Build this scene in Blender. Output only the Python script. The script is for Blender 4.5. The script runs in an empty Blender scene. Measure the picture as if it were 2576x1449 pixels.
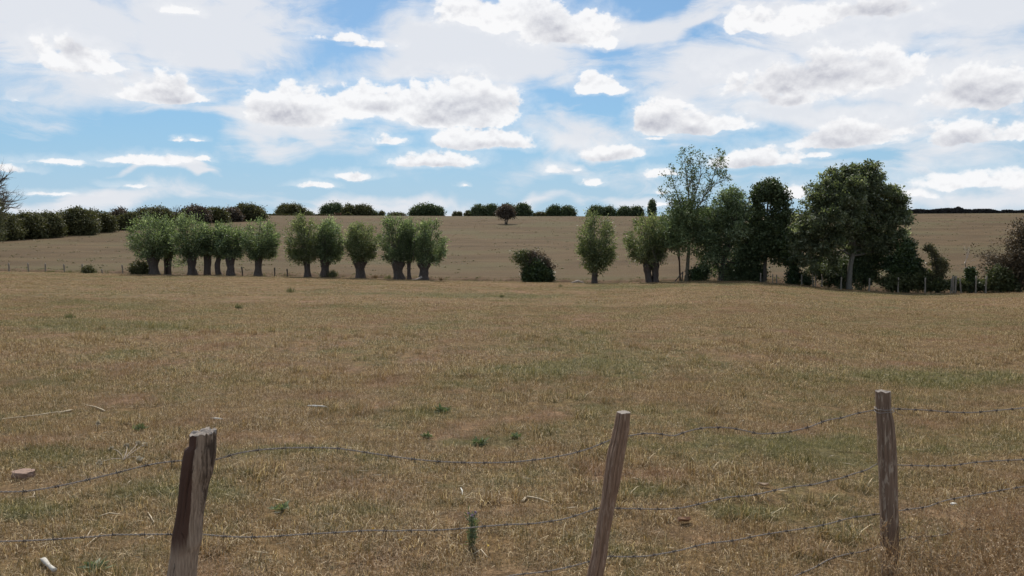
import bpy, math, random
import numpy as np
from math import radians, sin, cos, tan, pi, atan2, sqrt, exp

random.seed(5)
RNG = np.random.default_rng(5)
scn = bpy.context.scene
COL = scn.collection

# ------------------------------------------------------------------ camera
F = 1945.0; CXQ, CYQ, HORQ = 1288.0, 724.5, 590.0     # focal length / centre / eye level on a 2576 px wide frame
CAMZ = 2.1
PITCH = math.atan((CYQ - HORQ) / F)
cam_d = bpy.data.cameras.new('camera'); cam = bpy.data.objects.new('camera', cam_d); COL.objects.link(cam)
cam_d.sensor_width = 36; cam_d.lens = 36 * F / 2576
cam_d.clip_start = .05; cam_d.clip_end = 9000
cam.location = (0, 0, CAMZ); cam.rotation_euler = (pi / 2 - PITCH, 0, 0)
scn.camera = cam

# ------------------------------------------------------------------ sun
SUN_EL, SUN_AZ = 50.0, -9.0          # azimuth from +Y, negative = left
sd = bpy.data.lights.new('sun', 'SUN'); sun = bpy.data.objects.new('sun', sd); COL.objects.link(sun)
sd.energy = 4.7; sd.angle = radians(.53); sd.color = (1, .94, .84)
_d = (sin(radians(SUN_AZ)) * cos(radians(SUN_EL)), cos(radians(SUN_AZ)) * cos(radians(SUN_EL)), sin(radians(SUN_EL)))
from mathutils import Vector
sun.rotation_euler = Vector(_d).to_track_quat('Z', 'Y').to_euler(); sun.location = (0, 0, 60)

scn.view_settings.view_transform = 'Standard'; scn.view_settings.look = 'None'
scn.view_settings.gamma = 1; scn.view_settings.use_curve_mapping = False
scn.view_settings.exposure = 0.0

# ------------------------------------------------------------------ world
class NT:
    """small helper for writing node trees"""
    def __init__(s, nt): s.nt = nt
    def n(s, t, **k):
        nd = s.nt.nodes.new(t)
        for a, b in k.items(): setattr(nd, a, b)
        return nd
    def put(s, sock, v):
        if isinstance(v, bpy.types.NodeSocket): s.nt.links.new(v, sock)
        else: sock.default_value = v
    def m(s, op, a, b=0.0, c=0.0, clamp=False):
        nd = s.n('ShaderNodeMath', operation=op); nd.use_clamp = clamp
        s.put(nd.inputs[0], a); s.put(nd.inputs[1], b); s.put(nd.inputs[2], c)
        return nd.outputs[0]
    def v(s, op, a, b=(0, 0, 0)):
        nd = s.n('ShaderNodeVectorMath', operation=op); s.put(nd.inputs[0], a); s.put(nd.inputs[1], b)
        return nd.outputs['Value'] if op in ('LENGTH', 'DOT_PRODUCT') else nd.outputs[0]
    def noise(s, vec, scale, detail=4, rough=.5, dist=0.0, color=False):
        nd = s.n('ShaderNodeTexNoise'); s.put(nd.inputs['Vector'], vec)
        nd.inputs['Scale'].default_value = scale; nd.inputs['Detail'].default_value = detail
        nd.inputs['Roughness'].default_value = rough; nd.inputs['Distortion'].default_value = dist
        return nd.outputs['Color'] if color else nd.outputs['Fac']
    def ss(s, x, lo, hi, a=0.0, b=1.0):
        nd = s.n('ShaderNodeMapRange', interpolation_type='SMOOTHSTEP'); s.put(nd.inputs['Value'], x)
        s.put(nd.inputs['From Min'], lo); s.put(nd.inputs['From Max'], hi); s.put(nd.inputs['To Min'], a); s.put(nd.inputs['To Max'], b)
        return nd.outputs[0]
    def mix(s, f, a, b, blend='MIX'):
        nd = s.n('ShaderNodeMix', data_type='RGBA', blend_type=blend); s.put(nd.inputs[0], f)
        s.put(nd.inputs[6], a if isinstance(a, bpy.types.NodeSocket) else (*a, 1)); s.put(nd.inputs[7], b if isinstance(b, bpy.types.NodeSocket) else (*b, 1))
        return nd.outputs[2]
    def ramp(s, x, pts):
        nd = s.n('ShaderNodeValToRGB'); s.put(nd.inputs[0], x); r = nd.color_ramp
        while len(r.elements) < len(pts): r.elements.new(.5)
        for e, (p, c) in zip(r.elements, pts): e.position = p; e.color = (*c, 1)
        return nd.outputs[0]

def dir_q(qx, qy):
    u = (qx - CXQ) / F; v = (CYQ - qy) / F
    c, s_ = cos(PITCH), sin(PITCH)
    return np.array([u, c + v * s_, -s_ + v * c])
def azel(qx, qy):
    d = dir_q(qx, qy); return atan2(d[0], d[1]), math.atan2(d[2], math.hypot(d[0], d[1]))

world = bpy.data.worlds.new('World'); scn.world = world; world.use_nodes = True
wt = world.node_tree; wt.nodes.clear(); W = NT(wt)
sky = W.n('ShaderNodeTexSky', sky_type='NISHITA'); sky.sun_disc = False
sky.sun_elevation = radians(SUN_EL); sky.sun_rotation = radians(SUN_AZ); sky.altitude = 100
sky.air_density = 1.0; sky.dust_density = .6; sky.ozone_density = 1.6
SKY_STR = .09
tc = W.n('ShaderNodeTexCoord').outputs['Generated']
sep = W.n('ShaderNodeSeparateXYZ'); W.put(sep.inputs[0], tc)
X, Y, Z = sep.outputs
AZ = W.m('ARCTAN2', X, Y); EL = W.m('ARCSINE', Z)
P = W.n('ShaderNodeCombineXYZ'); W.put(P.inputs[0], AZ); W.put(P.inputs[1], EL); P = P.outputs[0]
zc = W.m('ADD', W.m('MAXIMUM', Z, 0.0), .07)
PL = W.v('DIVIDE', tc, None) if False else None
cb = W.n('ShaderNodeCombineXYZ'); W.put(cb.inputs[0], W.m('DIVIDE', X, zc)); W.put(cb.inputs[1], W.m('DIVIDE', Y, zc)); PL = cb.outputs[0]
# turbulence shared by all clouds, finer towards the horizon where the clouds are farther away
TL = W.v('MULTIPLY', P, (2.3, 3.0, 1))
def voro(vec, scale, detail=3.0, rough=.55):
    nd = W.n('ShaderNodeTexVoronoi', feature='F1'); nd.voronoi_dimensions = '2D'; W.put(nd.inputs['Vector'], vec); nd.inputs['Scale'].default_value = scale
    nd.inputs['Detail'].default_value = detail; nd.inputs['Roughness'].default_value = rough; nd.normalize = True
    return nd.outputs['Distance']
warp = W.v('MULTIPLY', W.v('SUBTRACT', W.noise(TL, 7.5, 5, .6, color=True), (.5, .5, .5)), (.060, .030, 0))
lowf = W.ss(EL, .0, .20, .42, 1.0)
PW = W.v('ADD', P, W.v('MULTIPLY', warp, (.8, .8, 0)))
def texture_at(vec): return W.m('SUBTRACT', W.m('MULTIPLY', W.noise(vec, 9.0, 8, .60, .15), 1.7), W.m('MULTIPLY', voro(W.v('ADD', vec, W.v('MULTIPLY', warp, (.5, .5, 0))), 15.0, 3.0, .55), .75))
TX = texture_at(TL); TX2 = texture_at(W.v('ADD', TL, (0, .020, 0)))
relief = W.m('SUBTRACT', TX, TX2)
def blob_field(blobs, pos, flat=3.4):
    acc = None
    for (qx, qy, hw, hh, w) in blobs:
        a, e = azel(qx, qy)
        nd = W.n('ShaderNodeVectorMath', operation='MULTIPLY_ADD'); W.put(nd.inputs[0], pos); W.put(nd.inputs[1], (F / hw, F / hh, 0)); W.put(nd.inputs[2], (-a * F / hw, -e * F / hh, 0))
        d = nd.outputs[0]
        if flat: d = W.v('MAXIMUM', d, W.v('MULTIPLY', d, (-1, -flat, 0)))
        f = W.m('MULTIPLY_ADD', W.v('LENGTH', d), -w, w)
        acc = f if acc is None else W.m('SMOOTH_MAX', acc, f, .12)
    return acc
# cumulus: centre of the base, half width, height above the base, weight
CU = [(180,170,100,70,.8),(240,165,75,45,.8),(350,240,65,45,1.),(420,244,70,62,1.),(490,252,42,22,.8),
 (740,292,125,92,1.25),(700,290,90,62,1.),(850,270,60,40,.9),(925,280,105,85,.9),(1010,275,90,65,.9),(1150,288,175,105,1.35),(1220,284,110,75,1.1),
 (1230,362,150,52,.95),(1160,360,80,50,.8),(975,354,48,22,.6),(1090,410,122,36,.75),(1150,408,60,28,.6),(890,446,70,18,.6),(790,468,48,11,.5),(370,408,112,24,.7),(420,408,50,22,.6),
 (150,412,85,14,.55),(506,407,32,14,.5),(340,471,44,11,.5),(490,355,22,10,.5),(445,352,12,5,.4),(450,30,40,20,.6),
 (1500,222,70,42,.9),(1530,222,45,34,.8),(1665,320,98,76,1.2),(1790,325,120,44,.9),(1545,394,100,34,.75),(1510,390,50,34,.7),(1662,441,50,20,.6),(1385,430,26,22,.5),(1495,459,42,18,.5),(1450,425,18,8,.4),
 (1890,404,115,40,.8),(1850,402,60,38,.7),(2130,355,130,56,.9),(2090,352,90,48,.8),(2230,335,70,20,.6),(2060,388,50,20,.6),
 (2475,245,118,78,1.15),(2530,240,75,55,1.),(2425,348,85,52,.8),(2540,345,60,34,.7),
 (2090,215,240,100,.75),(1980,222,130,70,.7),(2220,185,110,65,.65),(1990,258,100,30,.55),(2000,62,150,56,.8),(1900,62,70,48,.8),(2150,40,150,36,.7),
 (1430,95,135,85,1.2),(1330,60,150,75,1.1),(1200,50,130,60,.9),(1520,105,45,40,.7),
 (1650,351,26,8,.45),(1670,489,26,10,.5),(1656,519,40,9,.5),(2430,462,120,40,.45),(2540,465,90,40,.45),(2300,492,50,20,.4),(1985,486,60,34,.7),
 (1158,472,14,9,.45),(45,250,20,8,.4),(265,245,14,8,.4),(30,428,40,12,.5),(130,492,70,9,.4),(860,100,60,18,.5),(930,120,50,15,.4)]
field = blob_field(CU, PW)
# beyond the frame the same scattered cumulus carries on
nB = W.noise(PL, .9, 7, .55); out_az = W.ss(W.m('ABSOLUTE', AZ), .62, .8); out_el = W.ss(EL, .36, .46)
outside = W.m('MAXIMUM', out_az, out_el)
extra = W.m('MULTIPLY', W.m('SUBTRACT', nB, .54), 4.0)
field = W.m('ADD', W.m('MULTIPLY', field, W.m('SUBTRACT', 1.0, outside)), W.m('MULTIPLY', W.m('MAXIMUM', extra, -1.0), outside))
dens = W.m('ADD', field, W.m('MULTIPLY', W.m('SUBTRACT', TX, .64), lowf))
a_cu = W.m('MAXIMUM', W.m('MULTIPLY', W.ss(dens, -.02, .26), .97), W.m('MULTIPLY', W.ss(dens, -.5, .2), .30))
GR = [(730,278,100,34,1.),(1170,258,135,34,1.),(1130,284,110,18,1.),(1385,60,70,40,.9),(1420,95,60,26,.8),(400,228,70,22,.8),(440,214,28,28,.8),(2475,225,95,38,1.),(1665,303,85,32,1.),(1740,320,90,18,.8),
 (2060,182,170,44,.9),(2000,208,130,28,.9),(2200,18,110,20,.9),(2110,334,120,26,.8),(2425,340,75,22,.8),(1540,388,70,14,.7),(1880,398,90,16,.7),(1230,358,120,14,.7),(1090,404,85,10,.7),(200,115,40,30,.8),(1970,244,80,14,.7),(950,262,60,16,.7)]
gf = blob_field([(a, b_ + 9, c_ * 1.05, d * 1.1, e) for a, b_, c_, d, e in GR], PW, 0)
core = W.m('MULTIPLY', W.ss(W.m('ADD', gf, W.m('MULTIPLY', W.m('SUBTRACT', TX, .56), .7)), -.25, .8), W.ss(dens, -.02, .20))
core = W.m('MAXIMUM', core, W.m('MULTIPLY', W.ss(dens, .6, 1.5), .4))
shade = W.m('ADD', W.m('MULTIPLY', core, .52), W.m('MULTIPLY', relief, -1.0), clamp=True)
cu_col = W.mix(shade, (1.0, 1.0, 1.0), (.44, .455, .53))
# high veil
VE = [(150,60,330,130,1.),(480,70,330,150,1.2),(300,190,300,60,.7),(1200,120,360,130,1.3),(1050,200,300,60,.7),(760,290,260,50,1.),(700,340,90,60,.6),
 (1900,190,330,90,1.),(2200,60,520,120,1.3),(2500,70,300,120,1.),(2050,290,420,60,.8),(2350,330,330,70,.75),(2450,460,320,60,.8),(1750,230,200,90,.8),
 (1100,330,260,34,.35),(200,492,420,34,.7),(900,522,400,24,.6),(1350,430,220,40,.4),(1250,505,500,20,.5),(1650,80,260,60,.8),(2300,200,300,60,.8),(1300,180,200,70,.9),(120,210,260,60,.5),(2150,440,300,50,.5),(480,425,120,12,.7),(560,437,60,10,.6),(1440,330,120,60,.5)]
vf = blob_field(VE, W.v('ADD', P, W.v('MULTIPLY', W.v('SUBTRACT', W.noise(P, 5.0, 4, .55, color=True), (.5, .5, .5)), (.28, .16, 0))), 0)
def streaks(rot, sc, seed):
    mp_ = W.n('ShaderNodeMapping'); mp_.inputs['Rotation'].default_value = (0, 0, rot); mp_.inputs['Scale'].default_value = (5.0, 17.0, 1); mp_.inputs['Location'].default_value = (seed, 0, 0)
    W.put(mp_.inputs['Vector'], W.v('ADD', P, W.v('MULTIPLY', warp, (.8, .8, 0)))); return W.noise(mp_.outputs[0], sc, 8, .62, .9)
wl = streaks(.45, 1.0, 0); wr = streaks(-.42, 1.0, 7)
side_ = W.ss(AZ, -.12, .12); wisp = W.m('ADD', W.m('MULTIPLY', wl, W.m('SUBTRACT', 1.0, side_)), W.m('MULTIPLY', wr, side_))
wisp2 = W.noise(PL, .7, 5, .55)
vin = W.m('ADD', W.m('MULTIPLY', vf, 1.15), W.m('MULTIPLY', W.m('SUBTRACT', wisp, .5), 2.3))
vout = W.m('ADD', W.m('MULTIPLY', W.m('SUBTRACT', wisp2, .47), 3.0), W.m('MULTIPLY', W.m('SUBTRACT', wisp, .5), 1.2))
vsum = W.m('ADD', W.m('MULTIPLY', vin, W.m('SUBTRACT', 1.0, outside)), W.m('MULTIPLY', vout, outside))
a_ve = W.m('MULTIPLY', W.ss(vsum, -.05, .72), .92)
S = 1 / SKY_STR
skyc = W.mix(1.0, sky.outputs[0], (.70, .90, 1.06), 'MULTIPLY')
skyc = W.mix(W.ss(EL, 0.0, .26, .9, 0.25), skyc, W.mix(W.ss(EL, 0, .16), (.44 * S, .61 * S, .77 * S), (.285 * S, .54 * S, .77 * S)))
c = W.mix(a_ve, skyc, (.80 * S, .815 * S, .855 * S))
cu_s = W.mix(1.0, cu_col, (.96 * S, .96 * S, .97 * S), 'MULTIPLY')
c = W.mix(a_cu, c, cu_s)
bg = W.n('ShaderNodeBackground'); W.put(bg.inputs[0], c); bg.inputs[1].default_value = SKY_STR
wo = W.n('ShaderNodeOutputWorld'); wt.links.new(bg.outputs[0], wo.inputs[0])
world.cycles.sampling_method = 'MANUAL'; world.cycles.sample_map_resolution = 512
scn.cycles.max_bounces = 5; scn.cycles.diffuse_bounces = 3; scn.cycles.transmission_bounces = 4; scn.cycles.transparent_max_bounces = 8

# ------------------------------------------------------------------ numpy noise + terrain
def _h(ix, iy, iz, seed):
    n = (ix * 374761393 + iy * 668265263 + iz * 2147483647 % 1013904223 + seed * 144665) & 0xffffffff
    n = ((n ^ (n >> 13)) * 1274126177) & 0xffffffff
    n = ((n ^ (n >> 15)) * 2246822519) & 0xffffffff
    return ((n ^ (n >> 16)) & 0xffff) / 65535.0
def vn(x, y, z=0.0, seed=0):
    x, y, z = np.broadcast_arrays(np.asarray(x, float), np.asarray(y, float), np.asarray(z, float))
    ix, iy, iz = (np.floor(a).astype(np.int64) for a in (x, y, z))
    fx, fy, fz = x - ix, y - iy, z - iz
    fx, fy, fz = (f * f * (3 - 2 * f) for f in (fx, fy, fz))
    r = 0
    for dx in (0, 1):
        for dy in (0, 1):
            for dz in (0, 1):
                r = r + _h(ix + dx, iy + dy, iz + dz, seed) * (fx if dx else 1 - fx) * (fy if dy else 1 - fy) * (fz if dz else 1 - fz)
    return r - .5
def fbm(x, y, z=0.0, seed=0, o=4):
    r, a = 0, 1.0
    for k in range(o):
        r = r + a * vn(np.asarray(x) * 2 ** k, np.asarray(y) * 2 ** k, np.asarray(z) * 2 ** k, seed + k); a *= .5
    return r

ED = np.array([(-300,682,84),(0,683,84),(400,691,82),(850,698,80),(1100,706,78),(1500,713,74),(1620,711,73),(1750,707,71),(1900,709,69),(2000,717,67),(2100,727,65.5),(2200,733,64.5),(2300,738,63.5),(2450,738,62.5),(2576,736,62),(2900,736,62)], float)
E_S = (ED[:, 0] - CXQ) / F; E_Y = ED[:, 2]; E_Z = CAMZ - (ED[:, 1] - HORQ) / F * ED[:, 2]
SK = np.array([(-300,810),(600,812),(900,813),(1300,815),(1900,815),(2300,806),(2576,804),(2900,804)], float) / [1, 1.4907]
YC = 330.0
C_S = (SK[:, 0] - CXQ) / F; C_Z = CAMZ + (HORQ - SK[:, 1]) / F * YC + .3
def sm(t): t = np.clip(t, 0, 1); return t * t * (3 - 2 * t)
def H(x, y):
    x = np.asarray(x, float); y = np.asarray(y, float)
    s = x / np.maximum(y, 1.0)
    yd = np.interp(s, E_S, E_Y); zd = np.interp(s, E_S, E_Z); zcr = np.interp(s, C_S, C_Z)
    near = zd * np.clip((y - 4) / (yd - 4), 0, 1)
    near = near + .16 * fbm(x / 9, y / 9, 0, 3, 3) * sm((y - 6) / 20) * sm((yd - y) / 8) + .035 * fbm(x / .8, y / .8, 0, 9, 3) * sm(y / 3)
    u = y - yd
    dip = -.55 * sm((u - .7) / 1.2) * sm((5.0 - u) / 1.6) * (1 + .9 * fbm(x / 2.2, y / 2.2, 0, 21, 3))
    lump = .30 * fbm(x / 1.3, y / 1.3, 0, 31, 3) * sm((u - .8) / 1.5) * sm((9 - u) / 4)
    t = np.clip((u - 4) / (YC - yd - 4), 0, 1)
    hill = (zcr - zd) * (.8 * sm(t) + .2 * t) + (.5 * fbm(x / 40, y / 40, 0, 41, 3) + .05 * fbm(x / 7, y / 4.0, 0, 47, 3)) * sm(u / 40) * sm((YC - 30 - y) / 60)
    far = -.02 * np.clip(y - YC, 0, 120)
    return np.where(u < 0, near, zd + dip + lump + hill + far)
def yd_at(s): return np.interp(s, E_S, E_Y)
def q2w(qx, qy, y):
    d = dir_q(qx, qy); k = y / d[1]; return np.array([d[0] * k, y, CAMZ + d[2] * k])
def G(qx, qy, y0=4.0, y1=420.0):
    ys = np.concatenate([np.arange(y0, 20, .05), np.arange(20, y1, .25)])
    d = dir_q(qx, qy); xs = d[0] * ys / d[1]; zs = CAMZ + d[2] * ys / d[1]
    b = np.nonzero(zs <= H(xs, ys))[0]
    yy = ys[b[0]] if len(b) else y1
    x = d[0] * yy / d[1]
    return np.array([x, yy, float(H(x, yy))])
def on(qx, y):            # the point of the ground in column qx at distance y
    x = (qx - CXQ) / F * y * (1 / (cos(PITCH))) if False else dir_q(qx, 700)[0] / dir_q(qx, 700)[1] * y
    return np.array([x, y, float(H(x, y))])
def edge(qx, off=.3):
    s = dir_q(qx, 700)[0] / dir_q(qx, 700)[1]; y = float(yd_at(s)) + off
    return np.array([s * y, y, float(H(s * y, y))])

# ------------------------------------------------------------------ mesh + object helpers
def mesh(name, V, faces, mat, attrs=None, smooth=False, mats=None):
    """faces: list of int arrays (n,k)"""
    me = bpy.data.meshes.new(name)
    V = np.asarray(V, np.float32)
    faces = [np.asarray(f, np.int32) for f in faces if len(f)]
    me.vertices.add(len(V)); me.vertices.foreach_set('co', V.ravel())
    nl = sum(f.size for f in faces); nf = sum(len(f) for f in faces)
    me.loops.add(nl); me.polygons.add(nf)
    me.loops.foreach_set('vertex_index', np.concatenate([f.ravel() for f in faces]))
    tot = np.concatenate([np.full(len(f), f.shape[1]) for f in faces]); st = np.concatenate([[0], np.cumsum(tot)[:-1]])
    me.polygons.foreach_set('loop_start', st.astype(np.int32))
    if smooth: me.polygons.foreach_set('use_smooth', np.ones(nf, bool))
    if attrs:
        for k, v in attrs.items():
            a = me.attributes.new(k, 'FLOAT', 'POINT'); a.data.foreach_set('value', np.asarray(v, np.float32))
    me.update(calc_edges=True); me.validate()
    if mat: me.materials.append(mat)
    return me
def obj(name, me, parent=None, loc=None, **props):
    o = bpy.data.objects.new(name, me); COL.objects.link(o)
    if parent: o.parent = parent
    if loc is not None: o.location = tuple(float(a) for a in loc)
    for k, v in props.items(): o[k] = v
    return o
def thing(name, loc, label, cat, group=None):
    o = obj(name, None, None, loc, label=label, category=cat)
    if group: o['group'] = group
    return o
def tubes(paths, sides=6):
    """paths: list of (points(n,3), radii(n))"""
    Vs, Fs, off = [], [], 0
    ang = np.arange(sides) / sides * 2 * pi
    for pts, rad in paths:
        pts = np.asarray(pts, float); rad = np.asarray(rad, float); n = len(pts)
        T = np.gradient(pts, axis=0); T /= np.linalg.norm(T, axis=1)[:, None] + 1e-9
        ref = np.array([0, 0, 1.0]) if abs(T[0, 2]) < .8 else np.array([1.0, 0, 0])
        U = np.cross(T, ref); U /= np.linalg.norm(U, axis=1)[:, None] + 1e-9
        Wv = np.cross(T, U)
        R = pts[:, None] + rad[:, None, None] * (np.cos(ang)[None, :, None] * U[:, None] + np.sin(ang)[None, :, None] * Wv[:, None])
        Vs.append(R.reshape(-1, 3))
        i = np.arange(n - 1)[:, None] * sides; j = np.arange(sides)[None]; k = (j + 1) % sides
        Fs.append(np.stack([i + j, i + k, i + sides + k, i + sides + j], -1).reshape(-1, 4) + off)
        off += n * sides
        Vs.append(pts[[0, -1]]); 
        c0, c1 = off, off + 1; b = off - sides; a = off - n * sides
        Fs.append(np.array([[c0, a + (q + 1) % sides, a + q, c0] for q in range(0)]).reshape(0, 4).astype(int))
        off += 2
        caps.append(None) if False else None
        TR.extend([[c1, b + q, b + (q + 1) % sides] for q in range(sides)])
        TR.extend([[c0, a + (q + 1) % sides, a + q] for q in range(sides)])
    tri = np.array(TR, int); TR.clear()
    return np.concatenate(Vs), [np.concatenate(Fs), tri]
TR = []; caps = []
def bez(a, b, c, n=6):
    t = np.linspace(0, 1, n)[:, None]; return (1 - t) ** 2 * a + 2 * t * (1 - t) * b + t * t * c
def leafmesh(name, C, D, L, Wd, mat, rnd=None, cup=.15, rng=RNG):
    """one folded rhombus per leaf (or leaf spray): centre C, long axis D, length L, width Wd"""
    n = len(C); D = D / (np.linalg.norm(D, axis=1)[:, None] + 1e-9)
    R = rng.normal(size=(n, 3)); S_ = np.cross(D, R); S_ /= np.linalg.norm(S_, axis=1)[:, None] + 1e-9
    N = np.cross(S_, D)
    L = np.broadcast_to(L, n)[:, None]; Wd = np.broadcast_to(Wd, n)[:, None]
    p0 = C - D * L / 2; p2 = C + D * L / 2
    p1 = C + S_ * Wd / 2 + N * Wd * cup - D * L * .08; p3 = C - S_ * Wd / 2 + N * Wd * cup - D * L * .08
    V = np.stack([p0, p1, p2, p3], 1).reshape(-1, 3)
    i = np.arange(n)[:, None] * 4
    T3 = np.concatenate([i + [0, 1, 2], i + [0, 2, 3]])
    if rnd is None: rnd = rng.random(n)
    return mesh(name, V, [T3], mat, {'rnd': np.repeat(rnd, 4)})

# ------------------------------------------------------------------ materials
def newmat(name):
    m = bpy.data.materials.new(name); m.use_nodes = True; m.node_tree.nodes.clear()
    N = NT(m.node_tree); out = N.n('ShaderNodeOutputMaterial'); return m, N, out
def leafmat(name, cols, trans=.4, rough=.45, tcol=None, spec=.35):
    """cols: ramp of leaf colours from dark to pale; willow and ash ramps end in painted glints"""
    m, N, out = newmat(name)
    at = N.n('ShaderNodeAttribute', attribute_name='rnd').outputs['Fac']
    geo = N.n('ShaderNodeNewGeometry').outputs['Position']
    cl = N.noise(geo, .55, 4, .65)
    f = N.m('ADD', N.m('MULTIPLY', at, .75), N.m('MULTIPLY', N.m('SUBTRACT', cl, .3), .9), clamp=True)
    c = N.ramp(f, [(i / (len(cols) - 1), cc) for i, cc in enumerate(cols)])
    p = N.n('ShaderNodeBsdfPrincipled'); N.put(p.inputs['Base Color'], c); p.inputs['Roughness'].default_value = rough
    p.inputs['Specular IOR Level'].default_value = spec
    t = N.n('ShaderNodeBsdfTranslucent'); N.put(t.inputs[0], N.mix(1.0, c, tcol or (1.15, 1.25, .70), 'MULTIPLY'))
    mx = N.n('ShaderNodeMixShader'); mx.inputs[0].default_value = trans
    m.node_tree.links.new(p.outputs[0], mx.inputs[1]); m.node_tree.links.new(t.outputs[0], mx.inputs[2])
    m.node_tree.links.new(mx.outputs[0], out.inputs[0]); return m
def woodmat(name, cols, sc=(14, 14, 1.6), bump=.5, rough=.85, nscale=3.0):
    m, N, out = newmat(name)
    tc_ = N.n('ShaderNodeTexCoord').outputs['Object']
    mp = N.n('ShaderNodeMapping'); N.put(mp.inputs[0], tc_); mp.inputs['Scale'].default_value = sc
    n1 = N.noise(mp.outputs[0], nscale, 8, .65, .4)
    c = N.ramp(n1, [(.25 + .5 * i / (len(cols) - 1), cc) for i, cc in enumerate(cols)])
    p = N.n('ShaderNodeBsdfPrincipled'); N.put(p.inputs['Base Color'], c); p.inputs['Roughness'].default_value = rough
    b = N.n('ShaderNodeBump'); b.inputs['Strength'].default_value = bump; b.inputs['Distance'].default_value = .02
    N.put(b.inputs['Height'], n1); N.put(p.inputs['Normal'], b.outputs[0])
    m.node_tree.links.new(p.outputs[0], out.inputs[0]); return m
def plain(name, col, rough=.8, metal=0.0, var=.25, scale=20):
    m, N, out = newmat(name)
    n1 = N.noise(N.n('ShaderNodeTexCoord').outputs['Object'], scale, 6, .6)
    c = N.mix(n1, tuple(a * (1 - var) for a in col), tuple(min(a * (1 + var), 1) for a in col))
    p = N.n('ShaderNodeBsdfPrincipled'); N.put(p.inputs['Base Color'], c); p.inputs['Roughness'].default_value = rough; p.inputs['Metallic'].default_value = metal
    b = N.n('ShaderNodeBump'); b.inputs['Strength'].default_value = .4; b.inputs['Distance'].default_value = .01
    N.put(b.inputs['Height'], n1); N.put(p.inputs['Normal'], b.outputs[0])
    m.node_tree.links.new(p.outputs[0], out.inputs[0]); return m

GREEN_SPOTS = []
for qx, qy, rx, ry in [(100,1150,1.0,.5),(20,1290,.5,.3),(1875,1292,.55,.25),(1110,1040,1.0,.7),(1200,1120,.8,.4),(1650,1235,.7,.4),(700,1140,1.2,.5),(900,1290,.8,.5),(1250,745,9,4),(1600,722,8,5),(1900,716,9,3),(2200,738,9,2.5),(300,697,9,4),(1480,930,3,2),(240,820,6,3),(500,1240,.8,.4),(2000,1120,2.0,1.),(2450,960,3,2.)]:
    g = G(qx, qy); GREEN_SPOTS.append((g[0], g[1], rx, ry))
def ground_colour(N, pos, blade=None):
    n_big = N.noise(pos, .085, 4, .55)
    n_mid = N.noise(pos, .55, 5, .6)
    n_sml = N.noise(pos, 3.2, 5, .65)
    gsum = N.m('ADD', N.m('MULTIPLY', n_mid, .55), N.m('MULTIPLY', n_big, .45))
    acc = None
    flatp = N.v('MULTIPLY', pos, (1, 1, 0))
    for x, y, rx, ry in GREEN_SPOTS:
        L = N.v('LENGTH', N.v('MULTIPLY', N.v('SUBTRACT', flatp, (x, y, 0)), (1 / rx, 1 / ry, 0)))
        f = N.m('SUBTRACT', 1.0, L, clamp=True)
        acc = f if acc is None else N.m('MAXIMUM', acc, f)
    g = N.m('ADD', gsum, N.m('ADD', N.m('MULTIPLY', acc, .17), N.m('MULTIPLY', N.m('SUBTRACT', n_sml, .5), .45)))
    return g, n_big, n_mid, n_sml
m_ground, N, out = newmat('dry_pasture')
pos = N.n('ShaderNodeNewGeometry').outputs['Position']
g, nb, nm, ns = ground_colour(N, pos)
fine = N.noise(pos, 22, 6, .75); fine2 = N.noise(N.v('MULTIPLY', pos, (1, .55, 1)), 6.5, 6, .75)
dry = N.mix(nm, (.158, .101, .049), (.240, .156, .076))
dry = N.mix(N.ss(N.noise(pos, .8, 4, .6), .50, .68, 0., .7), dry, (.27, .165, .105))
col = N.mix(N.ss(g, .45, .66, 0., .8), dry, (.115, .104, .042))
sp = N.ss(fine2, .35, .7, .60, 1.35); spc = N.n('ShaderNodeCombineColor'); [N.put(spc.inputs[i], sp) for i in range(3)]
col = N.mix(1.0, col, spc.outputs[0], 'MULTIPLY')
sp = N.ss(fine, .35, .7, .72, 1.3); spc = N.n('ShaderNodeCombineColor'); [N.put(spc.inputs[i], sp) for i in range(3)]
col = N.mix(1.0, col, spc.outputs[0], 'MULTIPLY')
hillf = N.n('ShaderNodeAttribute', attribute_name='hill').outputs['Fac']
hpos = N.v('MULTIPLY', pos, (.35, 1, 1))
hn = N.ss(N.noise(hpos, .16, 7, .65), .3, .7); hn2 = N.noise(N.v('MULTIPLY', pos, (.8, 1, 1)), .7, 7, .75)
hcol = N.mix(hn, (.082, .055, .029), (.124, .084, .045))
hcol = N.mix(N.ss(N.noise(pos, .035, 4, .6), .45, .65, 0., .6), hcol, (.105, .092, .045))
hcol = N.mix(N.ss(hn2, .56, .72, 0., .7), hcol, (.066, .054, .027))
hcol = N.mix(N.ss(hn2, .40, .25, 0., .5), hcol, (.160, .118, .066))
col = N.mix(hillf, col, hcol)
soil = N.n('ShaderNodeAttribute', attribute_name='soil').outputs['Fac']
sf = N.m('MULTIPLY', soil, N.ss(N.noise(pos, 1.6, 5, .7), .36, .50))
col = N.mix(sf, col, N.mix(fine, (.075, .045, .026), (.19, .125, .078)))
p = N.n('ShaderNodeBsdfPrincipled'); N.put(p.inputs['Base Color'], col); p.inputs['Roughness'].default_value = .95; p.inputs['Specular IOR Level'].default_value = .1
b = N.n('ShaderNodeBump'); b.inputs['Strength'].default_value = .9; b.inputs['Distance'].default_value = .12
N.put(b.inputs['Height'], N.m('ADD', fine2, N.m('MULTIPLY', hn2, 1.2))); N.put(p.inputs['Normal'], b.outputs[0])
m_ground.node_tree.links.new(p.outputs[0], out.inputs[0])

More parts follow.
